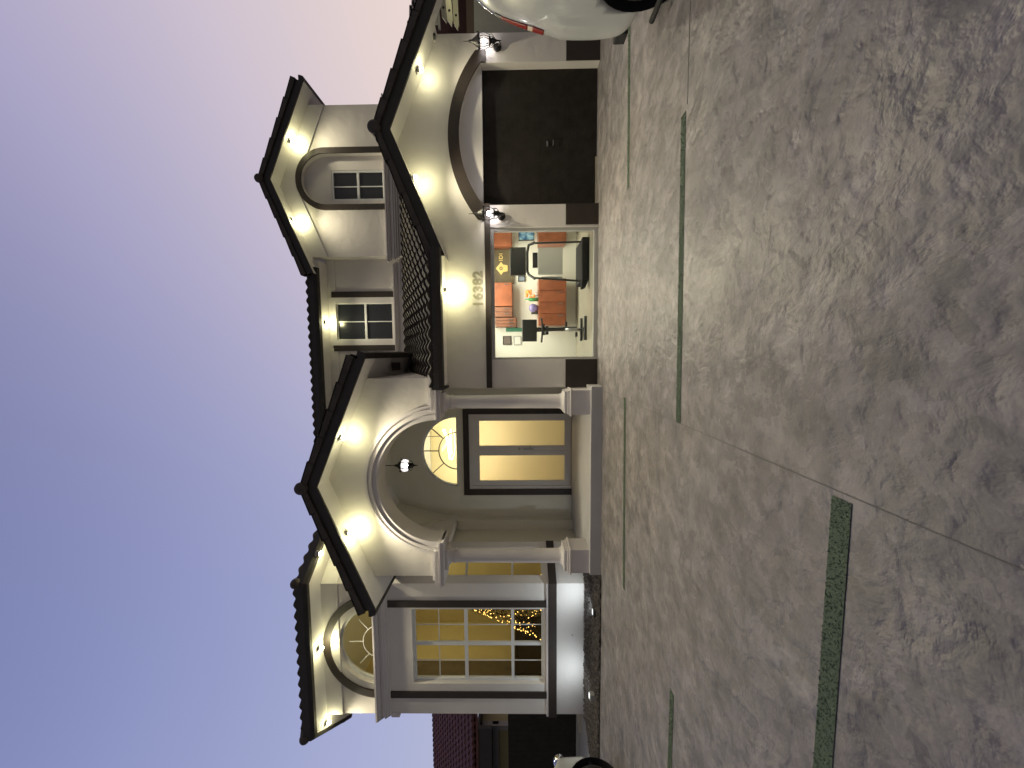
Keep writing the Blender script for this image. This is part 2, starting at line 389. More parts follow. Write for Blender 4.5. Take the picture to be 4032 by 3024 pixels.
def gable(xr, zu, yf, yb, xl, xR, keepL=None, keepR=None, gutter=(True, True), yr=None):
    """ridge x, underside apex z, front y, back y, left and right edge x"""
    U = lambda x: zu-SL*abs(x-xr)
    T = .17
    # soffit / roof deck
    m = MB()
    if yr: m.add([(5.62, yf+.04, U(5.62)), (xR, yf+.04, U(xR)), (xR, yr, U(xR)), (5.62, yr, U(5.62))], [(0, 1, 2, 3)])
    for xe in (xl, 5.62 if yr else xR):
        m.add([(xr, yf+.04, zu), (xe, yf+.04, U(xe)), (xe, yb, U(xe)), (xr, yb, zu), (xr, yf+.04, zu+T), (xe, yf+.04, U(xe)+T), (xe, yb, U(xe)+T), (xr, yb, zu+T)],
              [(0, 1, 2, 3), (4, 5, 6, 7)])
    m.build('soffit', 'smooth', H)
    # rake fascia
    m = MB()
    for xe in (xl, xR):
        m.prism([(xr, yf, zu-.012), (xe, yf, U(xe)-.012), (xe, yf, U(xe)+T), (xr, yf, zu+T)], (0, .038, 0))
    m.build('fascia', 'fascia', H)
    # eave fascia and gutter
    for xe, sg, on in ((xl, -1, gutter[0]), (xR, 1, gutter[1])):
        if not on: continue
        z = U(xe)
        gm = MB(); gm.prism([(xe, yf+.02, z-.02), (xe+sg*.10, yf+.02, z-.0), (xe+sg*.13, yf+.02, z+.08), (xe+sg*.13, yf+.02, z+.12), (xe, yf+.02, z+.12)], (0, yb-yf, 0))
        gm.build('gutter', 'fascia', H)
    # tiles
    cs = 1/math.sqrt(1+SL*SL)
    for xe, sg, kp in ((xl, 1, keepL), (xR, -1, keepR)):
        l = abs(xe-xr)/cs+.05
        o = (xe-sg*.05, yf+.06, U(xe)+T+.012-.02)
        tiles(o, (0, 1, 0), (sg*cs, 0, SL*cs), yb-yf-.06, l, kp).build('roof_tiles', 'tile', H)
    rm = MB()
    for xe, sg in ((xl, 1), (xR, -1)):
        rake(rm, (xe-sg*.05, yf-.04, U(xe)+T+.09), (xr, yf-.04, zu+T+.09+.02))
    rm.build('rake_tiles', 'tile', H)
    cm = MB(); caps(cm, (xr, yf-.06, zu+T+.07), (xr, yb, zu+T+.07), .10)
    cm.lathe([(.001, -.03), (.06, -.028), (.10, -.012), (.112, .02), (.105, .06), (.10, .1)], (xr, yf-.06, zu+T+.07), 20, 'y')
    cm.build('ridge_tiles', 'tile', H)
shed = lambda y: 3.0+SL*(y-6.6)
gable(3.80, 3.62, 6.60, 9.3, 1.70, 6.9, gutter=(False, False), yr=6.86, keepL=lambda c: c.z > shed(c.y)-.12, keepR=lambda c: (c.z > shed(c.y)-.12 or c.x > 5.5) and (c.x < 5.6 or c.y < 6.86))
gable(-2.27, 4.98, 6.25, 9.4, -4.50, -.06)
gable(4.45, 7.70, 9.75, 14.5, 2.12, 6.78, gutter=(False, True))
# lower shed roof
cs = 1/math.sqrt(1+SL*SL)
keep = lambda c: not (c.x > 1.75 and c.z < 3.62+.2-SL*abs(c.x-3.8)-.05 and c.x < 5.9) and c.x < 6.5 and not (c.x > 1.75 and c.y < 6.75)
tiles((-.58, 6.55, 2.955), (1, 0, 0), (0, cs, SL*cs), 7.2, (10.3-6.55)/cs, keep).build('roof_tiles', 'tile', H)
MB().prism([(-.55, 6.62, 2.93), (-.55, 10.5, shed(10.5)-.07), (-.55, 10.5, shed(10.5)-.2), (-.55, 7.0, 2.80), (-.55, 6.62, 2.79)], (2.35, 0, 0)).build('soffit', 'smooth', H)
MB().prism([(-.60, 6.60, 2.785), (-.60, 6.52, 2.80), (-.60, 6.49, 2.86), (-.60, 6.49, 2.955), (-.60, 6.515, 2.955), (-.60, 6.52, 2.93), (-.60, 6.60, 2.93)], (2.42, 0, 0)).build('gutter', 'fascia', H)
MB().box(-.62, -.58, 6.5, 8.2, 2.79, 2.99).build('fascia', 'fascia', H)
# mid upper roof
MB().prism([(-4.2, 10.06, 6.72), (-4.2, 10.5, 6.72), (-4.2, 14, 8.2), (-4.2, 14, 8.4), (-4.2, 10.06, 6.93)], (6.7, 0, 0)).build('soffit', 'smooth', H)
MB().prism([(-4.2, 10.05, 6.70), (-4.2, 9.95, 6.715), (-4.2, 9.92, 6.80), (-4.2, 9.92, 6.93), (-4.2, 10.05, 6.93)], (6.5, 0, 0)).build('gutter', 'fascia', H)
tiles((-4.2, 9.98, 6.95), (1, 0, 0), (0, cs, SL*cs), 6.5, 4.4).build('roof_tiles', 'tile', H)

# bay roof (hip with facets)
FD = Vector((.60, .80, 0)).normalized()
c1, c2 = Vector((-7.62, 6.95, 0)), Vector((-4.44, 6.95, 0))
c0, c3 = c1+Vector((-FD.x, FD.y, 0))*1.9, c2+FD*1.9
apex = Vector((-6.03, 9.6, 0)); ZE = 5.62
def bay_roof():
    pts = [c0, c1, c2, c3]; top = ZE+.30+SL*2.6
    sf = MB(); ga = MB(); cp = MB()
    inner = [Vector((-8.6, 8.8, 0)), Vector((-7.64, YL, 0)), Vector((-4.73, YL, 0)), Vector((-3.6, 8.8, 0))]
    inner = [apex]*4
    for a, b in ((0, 1), (1, 2), (2, 3)):
        A, B = pts[a], pts[b]
        z = Vector((0, 0, ZE))
        sf.add([A+z, B+z, apex+z], [(0, 1, 2)])
        d = (B-A).normalized(); nrm = Vector((d.y, -d.x, 0))
        prof = [(0, -.02), (.07, -.01), (.11, .06), (.11, .20), (.09, .20), (.085, .15), (0, .15)]
        ext = .03
        A2, B2 = A-d*0, B+d*0
        def miter(P, q, isA):
            # offset corner by shared mitre so gutters meet cleanly
            return P
        P0 = []; P1 = []
        for off, zz in prof:
            def corner(idx):
                if idx in (0, 3): return pts[idx]+nrm*off
                dA = (pts[idx]-pts[idx-1]).normalized(); dB = (pts[idx+1]-pts[idx]).normalized()
                nA = Vector((dA.y, -dA.x, 0)); nB = Vector((dB.y, -dB.x, 0)); bis = (nA+nB).normalized()
                return pts[idx]+bis*(off/max(bis.dot(nA), .3))
            P0.append(corner(a)+Vector((0, 0, ZE+zz))); P1.append(corner(b)+Vector((0, 0, ZE+zz)))
        n = len(prof)
        ga.add(P0+P1, [(i, (i+1) % n, (i+1) % n+n, i+n) for i in range(n)]+[tuple(range(n)), tuple(range(n, 2*n))])
        w = (B-A).length; inn = -nrm
        rise = SL; V = (inn+Vector((0, 0, rise))).normalized()
        dist = (apex-A).dot(inn)
        t0 = (apex-A).dot(d)
        def keep(c, A=A, d=d, inn=inn, t0=t0, dist=dist, w=w):
            q = Vector((c.x, c.y, 0))-A; u, v = q.dot(d), q.dot(inn)
            f = min(v/dist, 1); return u > t0*f-.02 and u < w+(t0-w)*f+.02
        tiles(A+nrm*.09+Vector((0, 0, ZE+.155)), d, V, w, (dist+.1)*math.sqrt(1+SL*SL), keep).build('roof_tiles', 'tile', H)
    sf.build('soffit', 'smooth', H); ga.build('gutter', 'fascia', H)
    AT = apex+Vector((0, 0, top))
    for P in pts:
        q = P+(P-apex).normalized()*.08+Vector((0, 0, ZE+.20)); caps(cp, q, AT, .09)
        cp.ball(q, .10)
    cp.build('hip_tiles', 'tile', H)
    MB().prism([c0+Vector((0, 0, ZE+.2)), c3+Vector((0, 0, ZE+.2)), AT], (0, 3, 0)).build('rear_roof', 'tile', H)
bay_roof()

# --- garage / studio wall
acx, acz, aR = 3.915, 2.1, 1.215
Rr = (1.215**2+.41**2)/(2*.41); zc = 2.51-Rr; a1 = math.degrees(math.asin((2.1-zc)/Rr))
arch_in = arc(acx, zc, Rr, a1, 180-a1, 30)
m = MB()
outer = [(-.636, 0), (-.636, 2.93), (1.7, 2.93), (2.1, 2.92), (3.80, 3.63), (5.62, 2.87), (5.62, 0), (5.13, 0)]+arch_in+[(2.70, 0), (2.30, 0), (2.30, 1.97), (-.105, 1.97), (-.105, 0)]
m.plate([outer], XZ(YG), (0, .20, 0)); m.build('wall', 'stucco', H)
MB().box(5.42, 5.62, YG+.2, 12, 0, 2.87).build('wall', 'stucco', H)
MB().box(-.636, -.45, YG+.2, 8.93, 0, 3.0).build('wall', 'stucco', H)
MB().plate([[(2.66, 2.095), (5.17, 2.095)]+arc(acx, zc, Rr+.04, a1, 180-a1, 24)], XZ(YG+.07), (0, .08, 0)).build('lunette_panel', 'smooth', H)
# arch trim band with feet
R2 = (1.44**2+.516**2)/(2*.516); z2 = 2.706-R2; b1 = math.degrees(math.asin((2.19-z2)/R2))
outb = arc(3.88, z2, R2, b1, 180-b1, 36)
inb = arc(acx, zc, Rr, 180-a1, a1, 36)
MB().plate([outb+[(2.44, 2.085), (2.44, 2.078), (2.70, 2.078)]+inb+[(5.13, 2.01), (5.32, 2.01)]], XZ(YG-.035), (0, .033, 0)).build('arch_trim', 'trim', H)
MB().box(-.636, 2.72, YG-.03, YG-.002, 1.972, 2.075).build('lintel_trim', 'trim', H)
for a, b in ((2.335, 2.70), (-.636, -.108), (5.135, 5.62)): MB().box(a, b, YG-.02, YG-.001, 0.002, .593).build('base_panel', 'trim', H)
# garage door
gd = MB().box(2.70, 5.13, 7.24, 7.27, 0.01, 2.095)
for z in (.52, 1.05, 1.57): gd.box(2.70, 5.13, 7.2385, 7.2405, z-.008, z+.008)
for i in range(0): gd.box(2.70+i*.304-.004, 2.70+i*.304+.004, 7.236, 7.2402, .02, 2.09)
gdo = gd.build('garage_door', 'garage', H)
MB().box(3.78, 3.90, 7.20, 7.215, .80, .815).box(3.78, 3.795, 7.2, 7.235, .80, .815).box(3.885, 3.90, 7.2, 7.235, .80, .815).build('handle', 'steel', gdo)
MB().box(3.79, 3.88, 7.222, 7.234, .90, .93).build('lock', 'steel', gdo)
# house number
def text(body, size, loc, rot, m, name, parent, extrude=.012, bold=.004, spacing=1.1, align='CENTER'):
    c = bpy.data.curves.new(name, 'FONT'); c.body = body; c.size = size; c.extrude = extrude; c.offset = bold; c.align_x = align; c.space_character = spacing
    tmp = bpy.data.objects.new('tmp', c); COL.objects.link(tmp)
    bpy.context.view_layer.update()
    me = bpy.data.meshes.new_from_object(tmp.evaluated_get(bpy.context.evaluated_depsgraph_get()))
    bpy.data.objects.remove(tmp); me.name = name
    o = bpy.data.objects.new(name, me); COL.objects.link(o); me.materials.clear(); me.materials.append(K[m])
    o.rotation_euler = rot; o.location = Vector(loc)-(WL[parent.name] if parent else Vector())
    if parent: o.parent = parent
    return o
for i, ch in enumerate('16382'):
    text(ch, .245, (.93+i*.134, YG-.004, 2.137), (PI/2, 0, 0), 'numeral', 'house_number', H, .002, .009)
# studio glass front
fr = MB()
fr.box(-.105, -.065, YG+.02, YG+.10, .0, 1.97).box(2.24, 2.30, YG+.02, YG+.10, 0, 1.97).box(-.065, 2.24, YG+.02, YG+.10, 1.91, 1.97).box(-.065, 2.24, YG+.02, YG+.10, 0.002, .07)
win = fr.build('window', 'grey', H, label='full-height studio shopfront window')
MB().box(-.065, 2.24, YG+.055, YG+.062, .07, 1.91).build('pane', 'glass', win)

# --- porch
stp = MB().prism([(-4.05, 6.58, 0), (-.585, 6.58, 0), (-.585, 7.055, 0), (-.64, 7.055, 0), (-.64, 8.93, 0), (-4.2, 8.93, 0), (-4.2, 8.1, 0), (-4.05, 7.9, 0)], (0, 0, .2))
stp.build('porch_step', mat('grey painted step', (.50, .49, .50), .6, .1, 2.5, .1, 15), H, .01)
CX, CZ, CRr = -2.295, 2.93, 1.13
apx, apz = -2.27, 4.985
zl = lambda x: apz-SL*abs(x-apx)
out_ = [(-4.13, 2.89), (CX-CRr, 2.89)]+arc(CX, CZ, CRr, 180, 0, 48)+[(CX+CRr, 2.89), (-.42, 2.89), (-.42, zl(-.42)), (apx, apz), (-4.13, zl(-4.13))]
MB().plate([out_], XZ(YP), (0, .34, 0)).build('porch_front', 'stucco', H)
MB().box(-.62, -.42, 7.04, 9.6, 2.98, 4.15).build('porch_side', 'stucco', H)
MB().box(-4.13, -3.95, 7.04, 9.0, 2.98, 4.15).build('porch_side', 'stucco', H)
ml = MB()
for r0, r1, pr in ((1.13, 1.215, .10), (1.215, 1.235, .125), (1.235, 1.31, .075), (1.31, 1.33, .095), (1.33, 1.39, .045)):
    ml.plate([ring2d(CX, CZ, r0, r1, 2.2 if r0 > 1.2 else 0, 177.8 if r0 > 1.2 else 180, 56)], XZ(YP-pr), (0, pr-.002, 0))
ml.build('arch_moulding', 'mould', H)
im = MB(); im2 = MB()
for z0, z1, pr in ((2.875, 2.93, .125), (2.93, 2.955, .15), (2.955, 3.02, .095), (3.02, 3.045, .115), (3.045, 3.095, .06)):
    ex = (z1-2.93)
    im.box(CX+1.13, -.42+pr, YP-pr-.004, YP+.34, z0, z1) if z0 < 2.94 else im.box(CX+(1.225 if z1 < 3.03 else 1.30), -.42+pr, YP-pr-.004, YP+.06, z0, z1)
    im2.box(-4.13-pr, CX-1.13, YP-pr-.004, YP+.34, z0, z1) if z0 < 2.94 else im2.box(-4.13-pr, CX-(1.225 if z1 < 3.03 else 1.30), YP-pr-.004, YP+.06, z0, z1)
im.build('impost_moulding', 'mould', H); im2.build('impost_moulding', 'mould', H)
def column(x, y):
    c = MB().lathe([(.20, .2+.42), (.20, .66), (.175, .68), (.15, .70), (.14, .72), (.132, .75), (.128, 1.2), (.120, 2.55), (.118, 2.68), (.135, 2.69), (.135, 2.71), (.122, 2.72), (.122, 2.76), (.15, 2.80), (.165, 2.82)], (x, y, 0), 32).build('column', 'mould', H)
    b = MB().box(x-.222, x+.222, y-.222, y+.222, .2, .53).box(x-.245, x+.245, y-.245, y+.245, .53, .56).box(x-.215, x+.215, y-.215, y+.215, .56, .60).box(x-.2, x+.2, y-.2, y+.2, .60, .66)
    b.build('plinth', 'mould', c, .006)
    MB().box(x-.19, x+.19, y-.17, y+.17, 2.82, 2.874).build('capital', 'mould', c, .005)
column(-.875, 6.87); column(-3.83, 6.87)
# porch back wall with door and fanlight
FX, FZ, FR = -2.345, 2.97, .87
bw = [(-4.2, .2), (-3.29, .2), (-3.29, 2.68), (-1.44, 2.68), (-1.44, .2), (-.45, .2), (-.45, 4.62), (-4.2, 4.62)]
MB().plate([bw, [(FX-FR, FZ)]+list(reversed(arc(FX, FZ, FR, 0, 180, 40)))[1:]], XZ(8.93), (0, .16, 0)).build('wall', 'lantern_tint', H)
MB().box(-4.2, -.45, 7.04, 8.93, 4.60, 4.66).build('porch_ceiling', 'lantern_tint', H)
MB().plate([[(-3.43, .2), (-3.43, 2.815), (-1.303, 2.815), (-1.303, .2), (-1.44, .2), (-1.44, 2.68), (-3.29, 2.68), (-3.29, .2)]], XZ(8.895), (0, .034, 0)).build('door_trim', 'trim', H)
dr = MB()
for a, b in ((-3.285, -2.345), (-2.341, -1.445)):
    dr.plate([[(a, .215), (b, .215), (b, 2.675), (a, 2.675)], [(a+.17+(.03 if a < -3 else -.05), .37), (a+.17+(.03 if a < -3 else -.05), 2.43), (b-(.117 if a < -3 else .165), 2.43), (b-(.117 if a < -3 else .165), .37)]], XZ(8.95), (0, .05, 0))
dr.box(-3.288, -3.21, 8.925, 8.95, .205, 2.678).box(-1.52, -1.442, 8.925, 8.95, .205, 2.678).box(-3.21, -1.52, 8.925, 8.95, 2.60, 2.678)
dd = dr.build('door', 'door', H)
MB().box(-3.09, -2.45, 8.97, 8.98, .36, 2.44).box(-2.235, -1.6, 8.97, 8.98, .36, 2.44).build('pane', 'frost', dd)
MB().box(-2.315, -2.275, 8.925, 8.948, 1.12, 1.36).tube([(-2.295, 8.93, 1.2), (-2.295, 8.885, 1.2), (-2.20, 8.885, 1.2)], .011).build('handle', 'steel', dd)
MB().ball((-2.295, 8.93, 1.46), .03).build('lock', 'steel', dd)
fl = MB().plate([ring2d(FX, FZ, FR-.045, FR, 0, 180)], XZ(8.955), (0, .05, 0)).box(FX-FR, FX+FR, 8.955, 9.005, FZ-.02, FZ+.02)
flo = fl.build('window', 'vinyl', H, label='half-round fanlight above the entry door')
mu = MB().plate([ring2d(FX, FZ, .445, .465, 0, 180)], XZ(8.96), (0, .03, 0))
for a in (48, 90, 132):
    c, s_ = math.cos(math.radians(a)), math.sin(math.radians(a)); mu.bar((FX+.46*c, 8.975, FZ+.46*s_), (FX+.83*c, 8.975, FZ+.83*s_), .02, .03, (0, 1, 0))
mu.build('muntin', 'trim', flo)
MB().plate([[(FX-FR, FZ)]+list(reversed(arc(FX, FZ, FR-.02, 0, 180, 40)))], XZ(8.985), (0, .006, 0)).build('pane', 'glass', flo)
# porch side: wall, pilaster and arched vault leading to the bay
MB().box(-4.4, -4.2, 8.1, 9.1, .2, 4.6).build('wall', 'lantern_tint', H)
MB().box(-4.2, -3.98, 8.70, 8.93, .2, 2.95).build('pilaster', 'lantern_tint', H)
va = MB(); ny, nz = 36, 10; vs = []; fs = []
R_ = .93; yc = 7.77
for i in range(ny+1):
    y = 7.04+(8.93-7.04)*i/ny
    zb = 2.95+math.sqrt(max(R_*R_-(y-yc)**2, 0))*.95
    vs.append((-4.199, y, zb))
    for k in range(nz+1):
        z = zb+(4.6-zb)*k/nz; vs.append((-3.98+.42*((z-2.95)/1.65)**1.3, y, z))
q = nz+2
for i in range(ny):
    for k in range(nz+1): fs.append((i*q+k, i*q+k+1, (i+1)*q+k+1, (i+1)*q+k))
va.add(vs, fs); va.build('porch_vault', 'lantern_tint', H)

# --- bay walls
BF = [Vector((-8.29, 8.27, 0)), Vector((-7.64, YL, 0)), Vector((-4.73, YL, 0)), Vector((-4.2, 8.1, 0))]
BCX = -6.10
hole1 = [(-6.95, .975), (-6.95, 3.75), (-5.293, 3.75), (-5.293, .975)]
hole2 = [(BCX-.86, 4.40)]+list(reversed(arc(BCX, 4.47, .86, 0, 180, 40)))+[(BCX+.86, 4.40)]
MB().plate([[(-7.64, 0), (-4.73, 0), (-4.73, ZE), (-7.64, ZE)], hole1, hole2], XZ(YL), (0, .18, 0)).build('wall', 'stucco', H, label='bay front wall')
def facet(P, Q, holes, nm='wall'):
    d = (Q-P).normalized(); n_ = Vector((d.y, -d.x, 0)); w = (Q-P).length
    MB().plate([[(0, 0), (w, 0), (w, ZE), (0, ZE)]]+holes, lambda a, b: P+d*a+Vector((0, 0, b)), -n_*.16).build(nm, 'stucco', H)
    return d, n_, w
facet(BF[0], BF[1], [])
w = (BF[3]-BF[2]).length
d, n_, w = facet(BF[2], BF[3], [[(.16, .975), (.16, 3.9), (w-.12, 3.9), (w-.12, .975)]])
def slab(m, pts, prs, z0, z1, y_in=.0):
    """horizontal moulding that follows the bay's corners"""
    for a in range(len(pts)-1):
        vs = []
        for idx in (a, a+1):
            def off(o):
                if idx == 0: dd = (pts[1]-pts[0]).normalized(); return pts[0]+Vector((dd.y, -dd.x, 0))*o
                if idx == len(pts)-1: dd = (pts[-1]-pts[-2]).normalized(); return pts[-1]+Vector((dd.y, -dd.x, 0))*o
                dA = (pts[idx]-pts[idx-1]).normalized(); dB = (pts[idx+1]-pts[idx]).normalized()
                nA = Vector((dA.y, -dA.x, 0)); nB = Vector((dB.y, -dB.x, 0)); b = (nA+nB).normalized(); return pts[idx]+b*(o/b.dot(nA))
            vs += [off(.001)+Vector((0, 0, z0)), off(prs)+Vector((0, 0, z0)), off(prs)+Vector((0, 0, z1)), off(.001)+Vector((0, 0, z1))]
        m.add(vs, [(0, 1, 5, 4), (1, 2, 6, 5), (2, 3, 7, 6), (3, 0, 4, 7), (0, 1, 2, 3), (4, 5, 6, 7)])
sm_ = MB(); slab(sm_, BF, .055, .724, .892); sm_.build('sill', 'trim', H)
sm_ = MB(); slab(sm_, BF, .04, .892, .93); sm_.build('sill', 'mould', H)
co = MB()
BW = [BF[1]+Vector((-.0, .3, 0)), BF[1], BF[2], BF[3]]
for z0, z1, pr in ((4.24, 4.29, .03), (4.29, 4.34, .06), (4.34, 4.36, .085), (4.36, 4.43, .06), (4.43, 4.45, .095), (4.45, 4.50, .11), (4.50, 4.535, .14)): slab(co, BF, pr, z0, z1)
co.box(-7.70, -7.62, 7.37, 7.5, 4.06, 4.24)
co.build('cornice', 'mould', H)
for a in (-5.237, -7.262): MB().box(a, a+.14, YL-.03, YL-.001, .93, 4.24).build('window_trim', 'trim', H)
MB().plate([ring2d(BCX, 4.47, 1.0, 1.155, 3.5, 176.5)], XZ(YL-.035), (0, .034, 0)).build('arch_trim', 'trim', H)
fz = MB(); slab(fz, BF, .02, 5.28, 5.62); fz.build('frieze', 'smooth', H)
# bay windows
wf = MB().plate([[(-6.95, .975), (-6.95, 3.75), (-5.293, 3.75), (-5.293, .975)], [(-6.90, 1.03), (-5.35, 1.03), (-5.35, 3.70), (-6.90, 3.70)]], XZ(YL+.09), (0, .06, 0))
wf.box(-6.16, -6.09, YL+.085, YL+.14, 1.03, 3.70).box(-6.90, -6.16, YL+.088, YL+.14, 2.59, 2.66).box(-6.09, -5.35, YL+.088, YL+.14, 2.59, 2.66).box(-6.90, -6.16, YL+.088, YL+.14, 1.61, 1.67).box(-6.09, -5.35, YL+.088, YL+.14, 1.61, 1.67)
wo = wf.build('window', 'vinyl', H, .004, label='tall gridded bay window')
MB().box(-6.90, -6.16, YL+.112, YL+.124, 3.195, 3.215).box(-6.09, -5.35, YL+.112, YL+.124, 3.195, 3.215).box(-6.54, -6.52, YL+.128, YL+.136, 1.03, 3.70).box(-5.735, -5.715, YL+.128, YL+.136, 1.03, 3.70).build('muntin', 'vinyl', wo)
MB().box(-6.90, -5.35, YL+.138, YL+.143, 1.03, 3.70).build('pane', 'glass', wo)
wf = MB().plate([ring2d(BCX, 4.47, .80, .86, 0, 180)], XZ(YL+.09), (0, .06, 0))
wo = wf.build('window', 'vinyl', H, label='half-round window above the bay cornice')
mu = MB().plate([ring2d(BCX, 4.47, .36, .375, 0, 180)], XZ(YL+.11), (0, .015, 0))
for a in (42, 90, 138):
    c, s_ = math.cos(math.radians(a)), math.sin(math.radians(a)); mu.bar((BCX+.37*c, YL+.118, 4.47+.37*s_), (BCX+.66*c, YL+.118, 4.47+.66*s_), .014, .014, (0, 1, 0))
mu.build('muntin', 'vinyl', wo)
MB().plate([[(BCX-.86, 4.40)]+list(reversed(arc(BCX, 4.47, .85, 0, 180, 30)))+[(BCX+.86, 4.40)]], XZ(YL+.13), (0, .005, 0)).build('pane', 'glass', wo)
P = BF[2]; mp = lambda a, b: P+d*a+Vector((0, 0, b))-n_*.08
wf = MB().plate([[(.16, .975), (.16, 3.9), (w-.12, 3.9), (w-.12, .975)], [(.20, 1.02), (w-.16, 1.02), (w-.16, 3.86), (.20, 3.86)]], mp, -n_*.05)
for z in (1.64, 2.62, 3.2): wf.bar(mp(.20, z)-n_*.025, mp(w-.16, z)-n_*.025, .045, .045)
wo = wf.build('window', 'vinyl', H, label='narrow window on the angled bay side')
MB().plate([[(.20, 1.02), (w-.16, 1.02), (w-.16, 3.86), (.20, 3.86)]], lambda a, b: mp(a, b)-n_*.03, -n_*.005).build('pane', 'glass', wo)

# --- upper storey
YW, YM = 10.2, 10.5
hole = [(4.12, 4.99), (4.12, 6.41), (4.90, 6.41), (4.90, 4.99)]
niche = [(3.968, 4.90), (5.26, 4.90)]+arc(4.614, 6.49, .646, 0, 180, 30)
wallp = [(2.62, 3.4), (6.46, 3.4), (6.46, 7.70-SL*2.01), (4.45, 7.70), (2.62, 7.70-SL*1.83)]
MB().plate([wallp, niche], XZ(YW), (0, .14, 0)).build('wall', 'stucco', H, label='upper right gable wall')
MB().plate([[(3.9, 4.8), (5.3, 4.8), (5.3, 7.2), (3.9, 7.2)], hole], XZ(YW+.14), (0, .1, 0)).build('wall', 'stucco', H)
MB().box(6.26, 6.46, YW+.14, 14.3, 3.4, 6.85).build('wall', 'stucco', H)
MB().box(2.62, 2.8, YW+.14, YM, 3.4, 6.8).build('wall', 'stucco', H)
MB().plate([[(3.826, 4.92), (3.968, 4.92)]+arc(4.614, 6.49, .646, 180, 0, 36)+[(5.26, 4.92), (5.405, 4.92)]+arc(4.614, 6.49, .79, 0, 180, 36)], XZ(YW-.035), (0, .034, 0)).build('arch_trim', 'trim', H)
# raised frieze under the rakes
MB().plate([[(2.62, 7.70-SL*1.83), (4.45, 7.70), (6.46, 7.70-SL*2.01), (6.46, 7.70-SL*2.01-.42), (4.45, 7.28), (2.62, 7.70-SL*1.83-.42)]], XZ(YW-.02), (0, .019, 0)).build('frieze', 'smooth', H)
def small_window(x0, x1, z0, z1, y, zm, xm, label):
    f = MB().plate([[(x0, z0), (x0, z1), (x1, z1), (x1, z0)], [(x0+.05, z0+.05), (x1-.05, z0+.05), (x1-.05, z1-.05), (x0+.05, z1-.05)]], XZ(y), (0, .06, 0))
    f.box(x0+.05, x1-.05, y+.002, y+.05, zm-.03, zm+.03)
    wo = f.build('window', 'vinyl', H, .004, label=label)
    MB().box(xm-.012, xm+.012, y+.015, y+.03, z0+.05, zm-.03).box(xm-.012, xm+.012, y+.015, y+.03, zm+.03, z1-.05).build('muntin', 'vinyl', wo)
    MB().box(x0+.05, x1-.05, y+.035, y+.042, z0+.05, z1-.05).build('pane', 'darkglass', wo)
small_window(4.12, 4.90, 4.99, 6.41, YW+.15, 5.70, 4.49, 'dark upper window inside the arched niche')
MB().plate([[(-4.2, 4.0), (2.62, 4.0), (2.62, 6.75), (-4.2, 6.75)], [(.434, 4.95), (.434, 6.52), (1.436, 6.52), (1.436, 4.95)]], XZ(YM), (0, .16, 0)).build('wall', 'stucco', H, label='upper middle wall')
small_window(.40, 1.47, 4.93, 6.55, YM+.05, 5.72, .935, 'dark upper window between two brown bars')
# raised surround of the middle window
MB().plate([[(.278, 4.86), (.278, 6.66), (1.592, 6.66), (1.592, 4.86)], [(.434, 4.955), (1.436, 4.955), (1.436, 6.515), (.434, 6.515)]], XZ(YM-.025), (0, .024, 0)).build('window_surround', 'smooth', H)
for a in (1.592, .118): MB().box(a, a+.16, YM-.03, YM-.001, 4.86, 6.62).build('window_trim', 'trim', H)
MB().box(-4.2, .115, YM-.018, YM-.001, 6.5, 6.74).box(1.751, 2.6, YM-.018, YM-.001, 6.5, 6.74).build('frieze', 'smooth', H)
cn = MB()
for i, (z0, z1, pr) in enumerate(((.0, .05, .04), (.05, .10, .075), (.10, .125, .10), (.125, .19, .07), (.19, .215, .11), (.215, .26, .13), (.26, .29, .16))):
    cn.box(2.62-pr, 6.46+pr, YW-pr, YW-.001, 4.61+z0, 4.61+z1)
    cn.box(-.4, 2.619-pr, YM-pr, YM-.001, 4.565+z0, 4.565+z1)
cn.build('cornice', 'mould', H)

# --- interiors
# studio
st = MB().box(-.5, 3.6, 9.5, 9.6, 0, 2.5).box(-.60, -.5, YG+.2, 9.5, 0.0, 2.5).build('room_wall', 'iwall', H)
MB().box(2.62, 2.68, YG+.2, 7.9, 0, 2.5).box(3.55, 3.65, 7.9, 9.5, 0, 2.5).box(2.62, 3.6, 7.85, 7.9, 0, 2.5).build('room_wall', 'iwall', H)
MB().box(-.5, 3.6, YG+.2, 9.5, 2.36, 2.42).build('room_ceiling', 'iwall', H)
MB().box(-.5, 3.6, YG+.17, 9.5, .0, .03).build('room_floor', 'ifloor', H)
# living room in the bay
MB().box(-8.3, -4.25, 11, 11.1, .2, 5.6).build('room_wall', 'tan', H)
MB().box(-8.4, -8.3, 8.3, 11, .2, 5.6).build('room_wall', 'tan', H)
MB().box(-4.42, -4.36, 9.1, 11, .2, 5.6).build('room_wall', 'tan', H)
MB().box(-8.3, -4.4, 7.6, 11, .15, .2).build('room_floor', 'ifloor', H)
MB().box(-8.3, -8.22, 8.35, 9.45, .2, 5.2).build('room_wall', mat('brown curtain', (.16, .12, .07), .9, .3, 5), H, label='brown panelled end of the living room wall')
cb = empty('sideboard', (-8.1, 9.6, .2), 'dark low sideboard inside the bay room, left of the christmas tree', 'sideboard')
MB().box(-8.2, -7.8, 8.6, 10.6, .25, 1.58).build('carcass', mat('dark walnut', (.03, .02, .012), .5, .3, 6), cb)
MB().box(-8.22, -7.76, 8.56, 10.64, 1.581, 1.62).build('top', 'trim', cb)
MB().prism([(-7.6, 7.6, 5.56), (-4.8, 7.6, 5.56), (-4.42, 8.2, 5.56), (-4.42, 11, 5.56), (-8.3, 11, 5.56), (-8.3, 8.3, 5.56)], (0, 0, .04)).build('room_ceiling', 'iwall', H)
